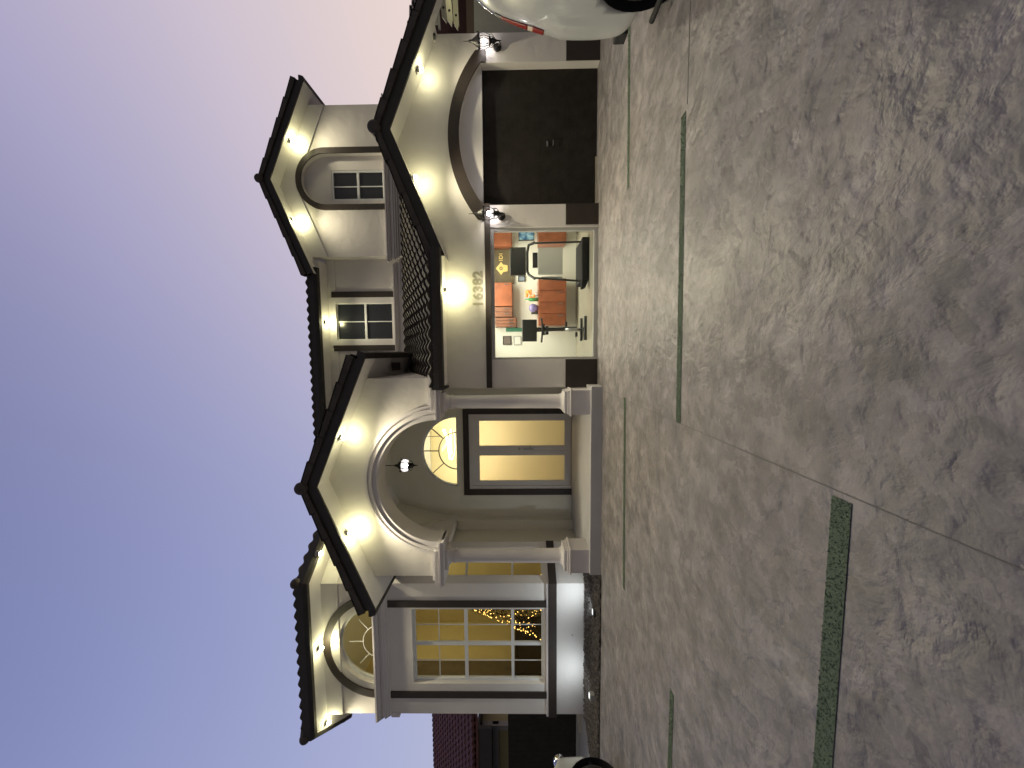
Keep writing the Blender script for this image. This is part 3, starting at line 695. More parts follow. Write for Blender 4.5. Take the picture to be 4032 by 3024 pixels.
# foyer
MB().box(-4.3, -.5, 10.6, 10.7, .2, 4.6).box(-4.36, -4.25, 9.1, 10.6, .2, 4.6).build('room_wall', 'foy', H)
MB().box(-.6, -.5, 9.1, 10.6, .2, 4.6).build('room_wall', 'foy', H)
MB().box(-4.3, -.5, 9.09, 10.7, .15, .2).build('room_floor', 'ifloor', H)
MB().box(-4.3, -.5, 9.09, 10.7, 4.55, 4.6).build('room_ceiling', 'iwall', H)
# dark rooms upstairs
MB().box(4.0, 5.2, YW+.5, YW+.55, 4.8, 7).build('room_wall', 'darkroom', H)
MB().box(.2, 1.8, YM+.5, YM+.55, 4.8, 6.7).build('room_wall', 'darkroom', H)

# --- cabinets etc. in the studio (things)
def wcab(x0, x1, z0, z1, dy, nd, m, label, name='wall_cabinet', cat='cabinet', y1=9.498, group=None):
    e = empty(name, ((x0+x1)/2, y1, z0), label, cat, group)
    MB().box(x0, x1, y1-dy, y1, z0, z1).build('carcass', m, e)
    wd = (x1-x0)/nd
    for i in range(nd):
        a = x0+i*wd+.008
        dm = MB().box(a, a+wd-.016, y1-dy-.018, y1-dy-.001, z0+.012, z1-.012).build('door', m, e, .004)
        MB().box(a+wd-.06, a+wd-.045, y1-dy-.035, y1-dy-.019, z0+.08, z0+.20).build('handle', 'steel', dm)
k_ = 9.2
def bx(py, Y=9.2): return atY(2050, py, Y).x
wcab(bx(968), bx(880), 1.60, 2.18, .3, 1, 'wood', 'orange wood wall cabinet at the right end of the studio, above the blue screen')
wcab(bx(1205), bx(1112), 1.60, 2.18, .3, 1, 'wood', 'bright orange wood wall cabinet left of the brown emblem panel')
wcab(bx(1247), bx(1208), 1.60, 2.18, .3, 2, 'wood2', 'narrow reddish wall cabinet with small panelled doors beside the orange one')
wcab(bx(1287), bx(1250), 1.50, 2.02, .3, 3, 'wood2', 'shorter dark reddish wall cabinet, leftmost of the studio row')
wcab(bx(1285), bx(1105), .33, .98, .5, 4, 'wood', 'long orange wood base cabinet behind the exercise machine', 'base_cabinet')
wcab(bx(962), bx(885), .33, .98, .5, 1, 'wood', 'short orange wood base cabinet under the blue screen at right', 'base_cabinet')
e = empty('emblem_panel', ((bx(1110)+bx(970))/2, 9.48, 1.6), 'brown wall panel with a gold emblem and letters above the machine', 'wall panel')
MB().box(bx(1109), bx(971), 9.44, 9.49, 1.56, 2.17).build('board', 'brownpanel', e)
ex, ez = bx(1047), 1.875
MB().plate([[(ex-.16, ez), (ex-.09, ez+.05), (ex, ez+.13), (ex+.09, ez+.05), (ex+.16, ez), (ex+.09, ez-.05), (ex+.07, ez-.16), (ex-.07, ez-.16), (ex-.09, ez-.05)], list(reversed(arc(ex, ez, .045, 0, 345, 16)))], XZ(9.43), (0, .008, 0)).build('emblem', 'gold', e)
text('8', .085, (ex, 9.432, ez-.03), (PI/2, 0, 0), 'gold', 'lettering', e, .003, .001)
text('IDI', .13, (ex+.27, 9.432, ez-.04), (PI/2, 0, 0), 'gold', 'lettering', e, .003, .002, 1.15)
# wall screen
p = atY(2075, 925, 9.3)
e = empty('wall_screen', p, 'blue lit screen on the studio wall between the right cabinets', 'screen')
MB().box(p.x-.13, p.x+.13, 9.3, 9.34, 1.06, 1.44).build('bezel', 'plastic', e); MB().box(p.x-.11, p.x+.11, 9.293, 9.299, 1.08, 1.42).build('display', 'screen', e)
# counter clutter
cz = .98
o = MB()
for i in range(16):
    a = random.uniform(0, 2*PI); r = random.uniform(0, .09); o.ball((bx(1160)+r*math.cos(a)*1.4, 9.15+r*math.sin(a), 1.16+random.uniform(-.09, .1)), random.uniform(.02, .04), 8)
e = empty('flower_vase', (bx(1160), 9.15, cz), 'vase of bright orange flowers on the studio counter', 'vase')
o.build('flowers', 'petal', e); MB().lathe([(.001, cz), (.05, cz), (.06, cz+.06), (.03, cz+.12), (.035, cz+.14)], (bx(1160), 9.15, 0), 14).build('vase', 'white', e)
o = MB().lathe([(.001, cz), (.045, cz), (.045, cz+.2), (.015, cz+.25), (.015, cz+.32), (.001, cz+.32)], (bx(1182), 9.1, 0), 12).build('bottle', 'greenb', loc=(bx(1182), 9.1, cz)); props(o, 'green glass bottle on the studio counter left of the orange flowers', 'bottle')
o = MB().lathe([(.001, cz), (.05, cz), (.09, cz+.08), (.10, cz+.16), (.07, cz+.2), (.04, cz+.22)], (bx(1215), 9.1, 0), 16).build('bowl', 'purple', loc=(bx(1215), 9.1, cz)); props(o, 'violet glass bowl on the studio counter behind the bike screen', 'bowl')
o = MB().box(bx(1235), bx(1205), 9.3, 9.4, cz, cz+.16).build('storage_box', 'plastic', loc=(bx(1220), 9.35, cz)); props(o, 'small dark box on the counter beside the violet bowl', 'box')
# framed picture by machine, notices on wall
def frame(x0, x1, z0, z1, y, mi, label, mf='plastic'):
    e = empty('picture_frame', ((x0+x1)/2, y, z0), label, 'picture')
    MB().plate([[(x0, z0), (x1, z0), (x1, z1), (x0, z1)], [(x0+.02, z0+.02), (x0+.02, z1-.02), (x1-.02, z1-.02), (x1-.02, z0+.02)]], XZ(y-.02), (0, .019, 0)).build('frame', mf, e)
    MB().box(x0+.02, x1-.02, y-.010, y-.002, z0+.02, z1-.02).build('print', mi, e)
a, b = atY(2040, 1108, 9.45), atY(2068, 1085, 9.45); frame(a.x, b.x, b.z, a.z, 9.49, 'screen' if False else mat('blue print', (.3, .36, .45), .5, .3, 30), 'small blue framed picture just left of the black machine screen')
a, b = atY(1980, 1358, 9.45), atY(2013, 1323, 9.45); frame(a.x, b.x, b.z, a.z, 9.49, mat('dark print', (.16, .13, .11), .5), 'dark square framed notice high on the white studio wall', 'trim')
a, b = atY(2022, 1358, 9.45), atY(2052, 1323, 9.45); frame(a.x, b.x, b.z, a.z, 9.49, 'white', 'pale framed certificate beside the dark notice on the studio wall', 'grey')
a, b = atY(1992, 1306, 9.45), atY(2110, 1290, 9.45)
o = MB().box(a.x, b.x, 9.46, 9.49, b.z, a.z).box(a.x+.02, b.x-.03, 9.45, 9.46, a.z-.3, a.z-.06).build('notice_board', 'green', loc=(a.x, 9.48, b.z)); props(o, 'tall narrow green board on the studio wall behind the bike', 'board')
# treadmill
TM = empty('treadmill', (1.85, 8.0, .03), 'black treadmill with a big upright screen and white hood behind the studio glass', 'treadmill')
def q3(px, py, Y): v = atY(px, py, Y); return v
sx0, sx1 = q3(2040, 1085, 8.0).x, q3(2040, 974, 8.0).x
MB().box(sx0, sx1, 7.98, 8.03, 1.30, 1.63).build('screen', 'plastic', TM, .01)
MB().tube([(sx0-.10, 7.85, 1.12), (sx0+.0, 7.95, 1.24), (sx0+.08, 8.0, 1.27), (sx1-.1, 8.0, 1.27), (sx1+.03, 7.95, 1.24), (sx1+.05, 7.85, 1.12)], .028).box(sx0+.15, sx1-.12, 7.96, 8.0, 1.05, 1.16).build('handlebar', 'plastic', TM)
for x, xb in ((sx0-.08, sx0-.13), (sx1+.04, sx1+.09)):
    MB().tube([(x, 7.86, 1.14), (xb, 7.98, .16)], .02).build('upright', 'plastic', TM)
MB().box(sx0-.0, sx1-.02, 7.95, 8.0, .54, 1.06).build('hood', 'white', TM, .015)
MB().box(sx0-.08, sx0-.03, 8.0, 8.05, .54, .98).build('side_rail', 'grey', TM)
MB().box(sx0-.15, sx1+.12, 7.75, 8.6, .03, .17).prism([(sx0-.15, 7.75, .04), (sx0-.32, 7.7, .12), (sx0-.34, 7.7, .2), (sx0-.15, 7.78, .17)], (0, .12, 0)).build('deck', 'blackrub', TM, .01)
# exercise bike
b0 = q3(2100, 1302, 8.1)
BK = empty('exercise_bike', (b0.x, 8.1, .03), 'black exercise bike with tilted screen at the left of the studio glass', 'exercise bike')
bx0, bx1 = q3(2085, 1345, 8.1).x, q3(2085, 1258, 8.1).x; xm = (bx0+bx1)/2+.02
MB().box(bx0, bx1, 8.08, 8.12, 1.07, 1.39).build('screen', 'plastic', BK, .02)
MB().tube([(xm, 8.15, 1.08), (xm+.01, 8.2, .6), (xm+.02, 8.25, .2)], [.05, .04, .05]).box(xm-.12, xm+.12, 8.1, 8.14, .90, .95).build('frame_post', 'plastic', BK)
MB().tube([(bx0-.02, 8.0, .98), (xm, 8.08, .95), (bx1+.02, 8.0, .98)], .02).build('handlebar', 'plastic', BK)
MB().tube([(bx0+.02, 8.0, .06), (bx1+.05, 8.0, .06)], .03).tube([(bx0+.02, 8.5, .06), (bx1+.05, 8.5, .06)], .03).box(xm-.03, xm+.03, 8.0, 8.5, .05, .11).build('base', 'plastic', BK)
MB().lathe([(.001, -.03), (.18, -.03), (.18, .03), (.001, .03)], (xm, 8.25, .3), 24, 'x').build('flywheel', 'steel', BK)
MB().box(xm-.16, xm-.06, 8.12, 8.22, .2, .24).box(xm+.06, xm+.16, 8.12, 8.22, .42, .46).build('pedal', 'plastic', BK)
MB().box(xm-.09, xm+.09, 8.35, 8.6, .80, .86).box(xm-.02, xm+.02, 8.4, 8.44, .1, .8).build('saddle', 'blackrub', BK)
# christmas tree
TX, TY = -5.83, 8.25
CT = empty('christmas_tree', (TX, TY, .2), 'christmas tree strung with golden lights behind the bay window', 'christmas tree')
MB().tube([(TX, TY, .2), (TX, TY, 2.6)], [.05, .01]).build('trunk', mat('tree trunk', (.05, .03, .02), .9), CT)
nd = MB()
for i in range(2600):
    t = random.random()**.75; z = 2.65-t*2.15; rr = .04+t*.78
    a = random.uniform(0, 2*PI); r = rr*math.sqrt(random.uniform(.15, 1)); L_ = random.uniform(.08, .16)
    p = Vector((TX+r*math.cos(a), TY+r*math.sin(a), z-.12*r)); dirn = Vector((math.cos(a+random.uniform(-.6, .6)), math.sin(a+random.uniform(-.6, .6)), random.uniform(-.5, .2))).normalized()
    sd = dirn.cross(Vector((0, 0, 1))).normalized()*.018
    nd.add([p-sd, p+sd, p+dirn*L_], [(0, 1, 2)])
nd.build('foliage', 'pine', CT)
fy = MB()
for i in range(330):
    t = random.random()**.8; z = 2.6-t*2.05; rr = .05+t*.8; a = random.uniform(0, 2*PI)
    fy.ball((TX+rr*math.cos(a), TY+rr*math.sin(a), z-.1*rr), random.uniform(.005, .0095), 6)
fy.build('fairy_lights', 'fairy', CT)
# chandelier in the foyer
CH = empty('chandelier', (-2.2, 9.9, 4.5), 'glowing looped crystal chandelier seen through the fanlight', 'chandelier')
def xy3(px, py): return atY(px, py, 9.9)
lp = [(1745, 1690), (1756, 1712), (1764, 1740), (1768, 1775), (1772, 1808), (1780, 1810), (1788, 1790), (1792, 1760), (1790, 1720), (1786, 1695)]
lp = [xy3(*q) for q in lp]
MB().tube(lp, [.045, .04, .045, .04, .035, .02, .012, .01, .01, .012], 8).build('light_ribbon', 'chand', CH)
MB().tube([xy3(1775, 1690), xy3(1774, 1720), xy3(1776, 1750), xy3(1780, 1790)], [.02, .035, .02, .012], 8).build('light_ribbon', 'chand', CH)
MB().tube([xy3(1760, 1740), xy3(1745, 1765), xy3(1740, 1780)], [.03, .05, .01], 6).build('crystals', mat('crystal glow', (1, .8, .5), .3, emit=(1, .75, .3), estr=1.6), CH)
MB().tube([(-2.2, 9.9, 4.5), (-2.2, 9.95, 3.6)], .008).build('cord', 'black', CH)

# --- ceiling lamps in rooms (lit), plus an unseen foyer fill
def roomlamp(x, y, z, label):
    e = empty('ceiling_light', (x, y, z), label, 'ceiling light')
    MB().lathe([(.001, z-.04), (.12, z-.04), (.13, z-.02), (.13, z)], (x, y, 0), 20).build('shade', 'ceil', e); return e
e = roomlamp(1.3, 8.6, 2.36, 'round lit ceiling light in the studio')
light('studio_lamp', 'AREA', (1.3, 8.4, 2.30), 92, (1, .94, .76), 2.4, e, (0, 0, 0), sy=1.2)
e = roomlamp(-2.3, 10.2, 4.54, 'round lit ceiling light in the foyer')
light('foyer_lamp', 'AREA', (-2.3, 9.8, 4.45), 12, (1, .86, .55), 2.4, e, (0, 0, 0), sy=.8)
light('foyer_fill', 'AREA', (-2.3, 9.16, 2.82), 46, (1, .89, .62), 2.4, e, (PI/2, 0, 0), sy=.12)  # added unseen fill, brightens the foyer wall behind the door glass
e = roomlamp(-5.0, 9.6, 5.55, 'round lit ceiling light in the living room')
light('living_lamp', 'AREA', (-5.1, 9.6, 5.45), 54, (1, .88, .5), 1.1, e, (0, 0, 0))

# ------------------------------------------------------------------ soffit flood lamps
YEL = (1, .93, .46)
def soffit_lamp():
    e = empty('soffit_lamp', (0, 0, 0)); e['group'] = 'flood lamps under the eaves'
    MB().box(-.05, .05, -.04, .04, -.002, .03).build('bracket', 'grey', e)
    hd = MB().lathe([(.001, 0), (.03, -.002), (.04, -.03), (.052, -.055), (.05, -.058)], (0, 0, 0), 16).build('housing', 'grey', e)
    MB().lathe([(.001, -.112), (.026, -.106), (.044, -.082), (.047, -.056)], (0, 0, 0), 14).build('lens', 'bulb', hd)
    return e
lamp0 = soffit_lamp()
LP = [((1615, 275), 6.82, 7, 'garage gable soffit lamp above the right half of the garage arch'),
      ((1655, 700), 6.80, 8, 'garage gable soffit lamp left of the ridge, throwing a yellow pool'),
      ((1124, 554), 9.98, 9, 'upper gable soffit lamp right of the arched niche'),
      ((1141, 866), 9.98, 9, 'upper gable soffit lamp left of the arched niche'),
      ((1268, 1269), 10.25, 8, 'soffit lamp above the upper middle window'),
      ((1750, 1141), 6.80, 14, 'brightest soffit lamp, just above the house number'),
      ((1321, 1723), 6.46, 7, 'porch gable soffit lamp right of the ridge'),
      ((1344, 2097), 6.48, 9, 'porch gable soffit lamp left of the ridge'),
      ((1250, 2180), 7.33, 8, 'soffit lamp on the angled side of the bay, next to the porch roof'),
      ((1230, 2552), 7.17, 11, 'soffit lamp above the half-round bay window'),
      ((1273, 2845), 7.30, 5, 'soffit lamp at the far left corner of the bay eave')]
for i, ((px, py), Y, P_, lab) in enumerate(LP):
    o = lamp0 if i == 0 else copy_tree(lamp0)
    v = atY(px, py, Y); v.z += .07
    # seat the lamp on its soffit
    if i in (0, 1): v.z = 3.62-SL*abs(v.x-3.8)
    if i in (2, 3): v.z = 7.70-SL*abs(v.x-4.45)
    if i == 4: v.z = 6.72
    if i == 5: v.z = 2.795
    if i in (6, 7): v.z = 4.98-SL*abs(v.x+2.27)
    if i > 7: v.z = 5.62
    o.location = v; props(o, lab, 'flood lamp')
    l = light('flood_light', 'POINT', v+Vector((0, .0, -.13)), P_*(.42 if i in (0, 1, 6) else .6), YEL, .06); l.parent = o; l.location = (0, (0 if i in (0, 1, 6) else .05), -.16)
    s_ = light('flood_spot', 'SPOT', v, P_*(15 if i in (0, 1, 5, 6, 7) else 7), (1, .89, .62), .04, cone=138, blend=1); s_.parent = o; s_.location = (0, -.12, -.15); s_.rotation_euler = (math.radians(-24), 0, 0)

# ------------------------------------------------------------------ lanterns
def lantern_body(e, hang):
    # z=0 at the centre of the glass
    cap = MB().lathe([(.085, .062), (.098, .055), (.10, .065), (.07, .10), (.05, .125), (.035, .15), (.022, .165), (.018, .20), (.006, .225), (.004, .29), (.001, .295)], (0, 0, 0), 16)
    for k in range(8):
        a = 2*PI*k/8; cap.tube([(.085*math.cos(a), .085*math.sin(a), .06), (.108*math.cos(a), .108*math.sin(a), .082), (.10*math.cos(a), .10*math.sin(a), .10)], [.012, .007, .003], 5)
    cap.build('cap', 'black', e)
    MB().lathe([(.068, -.075), (.088, -.05), (.098, 0), (.095, .04), (.082, .062)], (0, 0, 0), 20).build('globe', 'lantglass', e)
    MB().ball((0, 0, -.005), .032).build('bulb', 'bulbw', e)
    cg = MB()
    for k in range(6):
        a = 2*PI*k/6+.3; cg.tube([(.10*math.cos(a)*s_, .10*math.sin(a)*s_, z) for s_, z in ((.83, .062), (1.0, .0), (.7, -.08), (.75, -.12), (.3, -.16))], .005, 5)
    cg.lathe([(.07, -.078), (.075, -.085), (.05, -.09), (.03, -.11), (.04, -.135), (.02, -.17), (.012, -.19), (.004, -.25), (.001, -.255)], (0, 0, 0), 12)
    cg.build('cage', 'black', e)
def wall_lantern():
    e = empty('wall_lantern'); lantern_body(e, False)
    MB().lathe([(.001, 0), (.055, .002), (.06, .012), (.045, .02), (.02, .03)], (0, .165-.03, -.19), 20, 'y').build('back_plate', 'black', e)
    for v in e.children[-1].data.vertices: v.co.z = -.20+(v.co.z+.20)*2.0; v.co.y = .168-(v.co.y-.135)
    MB().tube([(0, .14, -.17), (0, .07, -.24), (0, .0, -.22), (0, -.0, -.16)], .009).tube([(0, .14, -.24), (0, .08, -.16), (.0, .03, -.14)], .006).build('arm', 'black', e)
    return e
wl = wall_lantern()
for i, (p, lab) in enumerate((((5.36, 6.89, 2.03), 'black wall lantern with round glass right of the garage arch, beside the white car'),
                              ((2.49, 6.89, 1.99), 'black wall lantern at the left foot of the garage arch, glaring bright'))):
    o = wl if i == 0 else copy_tree(wl)
    o.location = p; o.scale = (1.25, 1.0, 1.2); props(o, lab, 'wall lantern', 'wall lanterns flanking the garage')
    l = light('lantern_light', 'POINT', (0, 0, 0), 4 if i == 0 else 7, (1, .92, .88), .05); l.parent = o; l.location = (0, -.0, 0)
hl = empty('hanging_lantern', (-2.35, 7.8, 3.90), 'black hanging lantern with lit glass under the porch arch', 'hanging lantern')
WLs = WL[hl.name]; WL[hl.name] = Vector((0, 0, 0))
lantern_body(hl, True)
for ch in hl.children:
    pass
MB().tube([(0, 0, .28), (0, 0, .66)], .006, 6).lathe([(.001, .70), (.065, .70), (.06, .66), (.02, .64), (.01, .60)], (0, 0, 0), 16).build('chain', 'black', hl)
WL[hl.name] = WLs; hl.scale = (1.35, 1.35, 1.05)
l = light('lantern_light', 'POINT', (0, 0, 0), 36, (1, .95, .76), .05); l.parent = hl; l.location = (0, 0, 0)

# small security camera on the gable wall
v = atY(1712, 160, YG)
e = empty('security_camera', v, 'small black camera on the garage gable wall at far right', 'camera')
MB().tube([(v.x, YG, v.z), (v.x, YG-.05, v.z)], .02).build('mount', 'white', e); MB().tube([(v.x, YG-.04, v.z+.01), (v.x, YG-.13, v.z-.02)], .026).build('barrel', 'plastic', e)
v = atY(1541, 1444, 8.0)
e = empty('soffit_box', (-.25, 7.8, 4.02), 'small dark box under the porch roof eave on its right side', 'vent')
MB().box(-.32, -.16, 7.7, 7.95, 3.98, 4.08).build('cover', 'trim', e)

# ------------------------------------------------------------------ gravel bed and ground lights
gz = lambda y: .015+.115*min(max(y-6.53, 0)/.86, 1)
gv = MB().prism([(-8.45, 6.50, 0), (-8.45, 6.50, .01), (-7.64, 7.39, .0)], (0, 0, .02)).add([(-8.4, 6.52, .015), (-4.06, 6.53, .015), (-4.06, 7.395, .13), (-7.64, 7.395, .13), (-4.06, 7.85, .13), (-4.35, 7.95, .13), (-4.73, 7.395, .13)], [(0, 1, 2, 6, 3), (2, 4, 5, 6)])
for i in range(8500):
    y = random.uniform(6.53, 7.9); x = random.uniform(-8.3, -4.09)
    if x < -7.66 and y > 6.55+(x+8.5)*.9: continue
    if y > 7.36 and x < -4.68: continue
    if -4.73 < x < -4.3 and y > 7.36+(x+4.73)*1.2: continue
    r = random.uniform(.014, .042); a = random.uniform(0, 2*PI); zz = gz(y)+random.uniform(0, .02)
    c = Vector((x, y, zz)); ax = [Vector((math.cos(a+k*2.09), math.sin(a+k*2.09), random.uniform(-.3, .3)))*r*random.uniform(.7, 1.2) for k in range(3)]
    gv.add([c+ax[0], c+ax[1], c+ax[2], c+Vector((0, 0, r*.9)), c-Vector((0, 0, r*.7))], [(0, 1, 3), (1, 2, 3), (2, 0, 3), (1, 0, 4), (2, 1, 4), (0, 2, 4)])
o = gv.build('gravel', 'rock', loc=(-6, 7, 0)); o['kind'] = 'stuff'; props(o, 'brown lava rock bed at the foot of the bay wall', 'gravel')
def uplight(px, py, name, lab, P_, big):
    v = atZ(px, py, .08); v.y = 6.72; v.x = atY(px, py, v.y).x
    e = empty('garden_light', (v.x, v.y, .05), lab, 'garden light', 'uplights in the gravel bed')
    MB().box(v.x-.07, v.x+.07, v.y-.05, v.y+.05, .05, .16 if big else .11).build('housing', 'grey' if big else 'plastic', e, .01)
    MB().box(v.x-.05, v.x+.05, v.y+.0, v.y+.04, (.162 if big else .112), (.168 if big else .118)).build('lens', 'lensw', e)
    l = light('uplight', 'SPOT', (v.x, v.y+.02, (.2 if big else .15)), P_, (.86, .95, 1), .05, e, (math.radians(142), 0, 0), cone=165, blend=1)
uplight(2295, 2742, 'a', 'small grey box uplight in the gravel near the left end of the bay', 24, True)
uplight(2318, 2412, 'b', 'small bright uplight in the gravel below the christmas tree window', 30, False)

# ------------------------------------------------------------------ cars
def car(name, label, length, loc, yaw, ws=.0):
    """local: x along the car, rear at x=0, front at x=-length; y across, z up; the side y=-w/2 faces the viewer when yaw=0"""
    e = empty(name, loc, label, 'car'); WL[e.name] = Vector((0, 0, 0))
    # side profile stations: x, z_low, z_belt, z_roof, half widths low/belt/roof
    st = [(.00, .50, .80, .95, .60, .66, .60), (-.03, .32, .98, 1.34, .80, .82, .64), (-.12, .26, 1.02, 1.70, .87, .875, .66), (-.26, .22, 1.04, 1.94, .90, .905, .68), (-.50, .19, 1.04, 2.06, .905, .91, .69), (-.95, .19, 1.03, 2.10, .91, .915, .70),
          (-1.8, .19, 1.01, 2.0, .91, .915, .70), (-2.6, .2, .99, 1.9, .91, .91, .69), (-3.1, .25, .98, 1.60, .905, .905, .72), (-3.55, .25, .97, 1.18, .90, .89, .80), (-4.0, .26, .93, 1.05, .88, .85, .78), (-4.35, .28, .80, .90, .80, .78, .70), (-4.5, .38, .66, .72, .62, .6, .55)]
    k = length/4.5
    n = 20; vs = []
    for (x, zl_, zb, zr, wl_, wb, wr) in st:
        half = [(0, zl_), (wl_*.75, zl_), (wl_*.96, zl_+.05), (wl_, zl_+.16), (wb*1.01, (zl_+zb)/2), (wb, zb), (wb*.97, zb+.06), ((wb*.45+wr*.55), zb+(zr-zb)*.6), (wr, zr-.10*(zr-zb)/.9), (wr*.72, zr), (0, zr+.015)]
        full = half+[(-a, b) for a, b in reversed(half[1:-1])]
        vs += [(x*k, a, b) for a, b in full]
    n = len(full); fs = []
    for i in range(len(st)-1):
        for j_ in range(n): fs.append((i*n+j_, i*n+(j_+1) % n, (i+1)*n+(j_+1) % n, (i+1)*n+j_))
    fs += [tuple(range(n)), tuple(range((len(st)-1)*n, len(st)*n))]
    body = MB().add(vs, fs, True).build('body', 'carpaint', e)
    sd = body.modifiers.new('sub', 'SUBSURF'); sd.levels = 2; sd.render_levels = 2
    # wheel wells cut through the body
    cut = MB()
    for xw in (-.90*k, -3.72*k):
        for s_ in (-1, 1): cut.lathe([(.0005, -.20), (.43, -.20), (.43, .16), (.0005, .16)], (xw, s_*.86, .34), 36, 'y')
    co_ = cut.build('wheel_well', 'blackrub', e); co_.hide_render = True
    bm_ = body.modifiers.new('well', 'BOOLEAN'); bm_.object = co_; bm_.solver = 'EXACT'
    bpy.context.view_layer.update()
    me = bpy.data.meshes.new_from_object(body.evaluated_get(bpy.context.evaluated_depsgraph_get())); body.modifiers.clear(); body.data = me
    bpy.data.objects.remove(co_)
    for xw in (-.90*k, -3.72*k):
        for s_ in (-1, 1):
            wh = MB().lathe([(.22, s_*.12), (.30, s_*.125), (.335, s_*.10), (.345, .0), (.335, -s_*.1), (.2, -s_*.1)], (xw, s_*.78, .345), 36, 'y').build('wheel', 'blackrub', e)
            rim = MB().lathe([(.225, s_*.11), (.20, s_*.07), (.06, s_*.09), (.001, s_*.10)], (xw, s_*.78, .345), 24, 'y'); rim.build('rim', 'steel', wh)
            MB().lathe([(.0005, -s_*.19), (.428, -s_*.19), (.428, s_*.085)], (xw, s_*.82, .34), 30, 'y').build('wheel_arch_liner', 'blackrub', e)
    return e, k
# right-hand car: rear towards the house, only its rear quarter is inside the frame
CRt, k = car('parked_car', 'white car at the right edge, rear quarter with red tail lamp towards the garage', 4.5, (4.24, 4.46, 0), 0)
CRt.rotation_euler = (0, 0, PI/2)
# local x -> world y, local y -> world -x : the viewer sees local y=+
def cx(lx, ly, lz): return (lx, ly, lz)
from mathutils.bvhtree import BVHTree
_b = [c for c in CRt.children if c.name.startswith('body')][0].data
BV = BVHTree.FromPolygons([v.co for v in _b.vertices], [p.vertices for p in _b.polygons])
def hit(th, z, off=.008):
    d_ = Vector((math.cos(math.radians(th)), math.sin(math.radians(th)), 0)); c_ = Vector((-.75, .35, z))
    h_ = BV.ray_cast(c_+d_*3, -d_)
    return h_[0]+d_*off
def tail(m, z0, z1, mt, nm, t0=lambda z: 30, t1=lambda z: 50):
    b = MB(); N_, K_ = 10, 8; vs = []
    for i in range(N_+1):
        z = z0+(z1-z0)*i/N_; vs += [hit(t0(z)+(t1(z)-t0(z))*j_/K_, z) for j_ in range(K_+1)]
    b.add(vs, [(i*(K_+1)+j_, i*(K_+1)+j_+1, (i+1)*(K_+1)+j_+1, (i+1)*(K_+1)+j_) for i in range(N_) for j_ in range(K_)], True)
    o = b.build(nm, mt, m); s = o.modifiers.new('s', 'SOLIDIFY'); s.thickness = .02; return o
T1 = lambda z: 43.5-max(0, (z-1.3))*9
tail(CRt, 1.36, 1.64, 'red', 'tail_lamp', t1=T1); tail(CRt, 1.31, 1.36, 'amber', 'tail_lamp_lens', t1=T1); tail(CRt, 1.19, 1.31, 'red', 'tail_lamp', t1=T1)
tail(CRt, 1.64, 1.70, 'plastic', 'tail_lamp_cap', t1=T1)
MB().tube([hit(37-i*.4, 1.70+.045*i, .006) for i in range(7)]+[hit(40+i*4, 1.97+.006*i, .006) for i in range(5)], .009, 6).build('roof_trim', 'chrome', CRt)
MB().tube([(.0, .55, .36), (.05, .50, .35), (.09, .42, .34)], [.07, .075, .05]).box(-.10, .06, .35, .80, .27, .40).build('rear_valance', 'blackrub', CRt, .02)
MB().tube([(-.66, .93, .125), (-.40, .93, .125)], [.026, .028]).build('mud_flap', 'blackrub', CRt)
MB().add([(-.98, .905, 1.16), (-2.5, .90, 1.14), (-2.5, .80, 1.66), (-1.05, .80, 1.70)], [(0, 1, 2, 3)]).build('side_window', 'darkglass', CRt)
# left-hand car: nose at the left edge
CL, k2 = car('parked_car', 'white car at the left edge, only its nose and front wheel in view', 4.0, (-7.36, 2.0, 0), 0)
CL.rotation_euler = (0, 0, -PI/2)
CL.location = (-7.50, 1.92, 0)
MB().ball((-3.90, .62, .84), .10).build('headlight', 'chrome', CL)
MB().tube([(-3.98, .3, .42), (-3.93, .62, .40), (-3.7, .83, .36)], .03).build('bumper_trim', 'blackrub', CL)

# ------------------------------------------------------------------ left neighbour
NL = empty('neighbour_house', (-14, 11.5, 0), 'neighbouring house at left with a dark red tiled roof and beige wall', 'house')
MB().box(-20, -10.9, 10.2, 15, 0, 2.75).build('wall', 'beige', NL)
MB().box(-20, -10.2, 9.45, 9.55, 2.28, 2.70).box(-20, -10.2, 9.55, 15, 2.62, 2.68).build('fascia', 'fascia', NL)
MB().box(-10.9, -10.75, 10.05, 10.2, 0, 2.6).box(-20, -10.75, 10.1, 10.19, 2.12, 2.3).build('post', 'nwhite', NL)
tiles((-20, 9.4, 2.74), (1, 0, 0), (0, .90, .436), 10.4, 5.2, lambda c: c.x < -9.62-(c.y-9.4)*.35 , .34, .22).build('roof_tiles', 'redtile', NL)
MB().prism([(-9.7, 9.42, 2.7), (-11.3, 14.0, 4.9), (-13, 14, 4.9), (-13, 9.42, 2.7)], (0, .0, -.06)).build('roof_edge', 'redtile', NL)
GT = empty('gate', (-10, 8.75, 0), 'black solid side gate between the bay and the left neighbour', 'gate')
gm = MB()
for i in range(36): gm.box(-8.0-(i+1)*.145+.005, -8.0-i*.145, 8.72, 8.74, .09, 1.80)
gm.build('boards', 'garage', GT); MB().box(-13.2, -8.0, 8.742, 8.79, .2, .28).box(-13.2, -8.0, 8.742, 8.79, 1.6, 1.68).build('rail', 'black', GT)
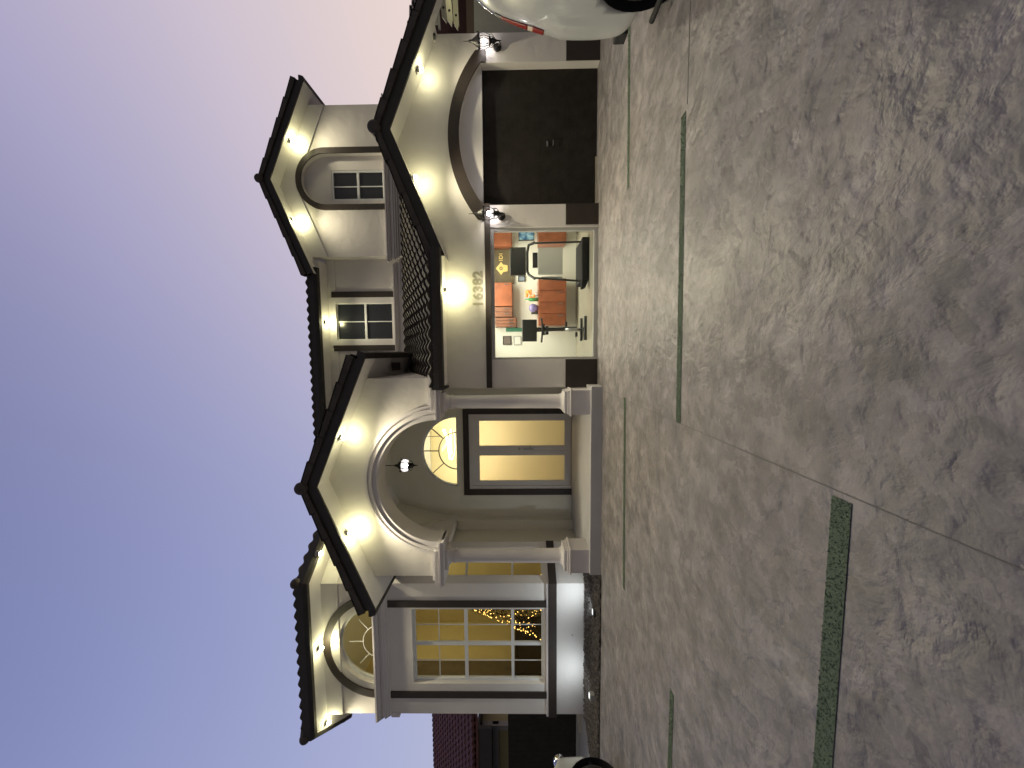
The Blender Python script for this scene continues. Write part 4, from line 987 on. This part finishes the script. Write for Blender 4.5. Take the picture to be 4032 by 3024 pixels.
o = MB().prism([(-13.4, 8.62, 0), (-7.66, 8.62, 0), (-7.66, 7.42, 0), (-8.45, 6.55, 0), (-13.4, 6.45, 0)], (0, 0, .006)).build('path', 'nwhite', loc=(-10, 7, 0)); o['kind'] = 'structure'
o = MB().box(-13.4, -8.0, 8.62, 8.95, 0, .09).build('curb_wall', 'nwhite', loc=(-10, 8.8, 0)); props(o, 'low grey white curb under the black side gate', 'curb')

# ------------------------------------------------------------------ right neighbour
NR = empty('neighbour_house', (8, 10, 0), 'maroon neighbouring house beyond the garage corner at the right edge', 'house')
MB().box(6.4, 12, 10.0, 10.2, 0, 3.98).build('wall', 'maroon', NR)
MB().box(6.2, 12, 9.2, 9.35, 0, 2.42).build('wall', 'nwhite', NR)
MB().box(6.2, 12, 9.42, 9.5, 0, 2.62).build('ledge', mat('brown ledge', (.13, .10, .08), .8), NR)
PG = empty('pergola', (7.6, 8.8, 0), 'cream timber pergola with pointed rafter tails at the top right edge', 'pergola')
def rafter(a, b, yy):
    pa, pb = atY(*a, yy), atY(*b, yy); d_ = (pa-pb).normalized()
    m_ = MB(); u = Vector((-d_.z, 0, d_.x)); u = u if u.z > 0 else -u
    tip = pb
    pts = [pa+d_*3+u*.06, pb+u*.06, pb-d_*.13-u*.02, pb-d_*.02-u*.06, pa+d_*3-u*.06]
    m_.prism(pts, (0, .05, 0)).build('rafter', 'cream', PG)
    q = pb+d_*.17; MB().tube([(q.x, yy-.004, q.z), (q.x, yy+.002, q.z)], .028, 10).build('bolt', 'trim', PG)
rafter((1765, 0), (1772, 75), 8.6); rafter((1742, 0), (1750, 62), 8.9); rafter((1795, 60), (1797, 92), 9.1)
pa, pb = atY(1722, 0, 8.8), atY(1731, 116, 8.8)
MB().bar(pa+(pa-pb).normalized()*3, pb, .05, .05).build('beam', 'nwhite', PG)
pa, pb = atY(1705, 0, 8.9), atY(1712, 95, 8.9)
MB().bar(pa+(pa-pb).normalized()*3, pb, .06, .13).build('beam', 'cream', PG)
light('pergola_lamp', 'POINT', (7.7, 8.0, 2.6), 9, (1, .92, .55), .05, PG)

bpy.context.view_layer.update()
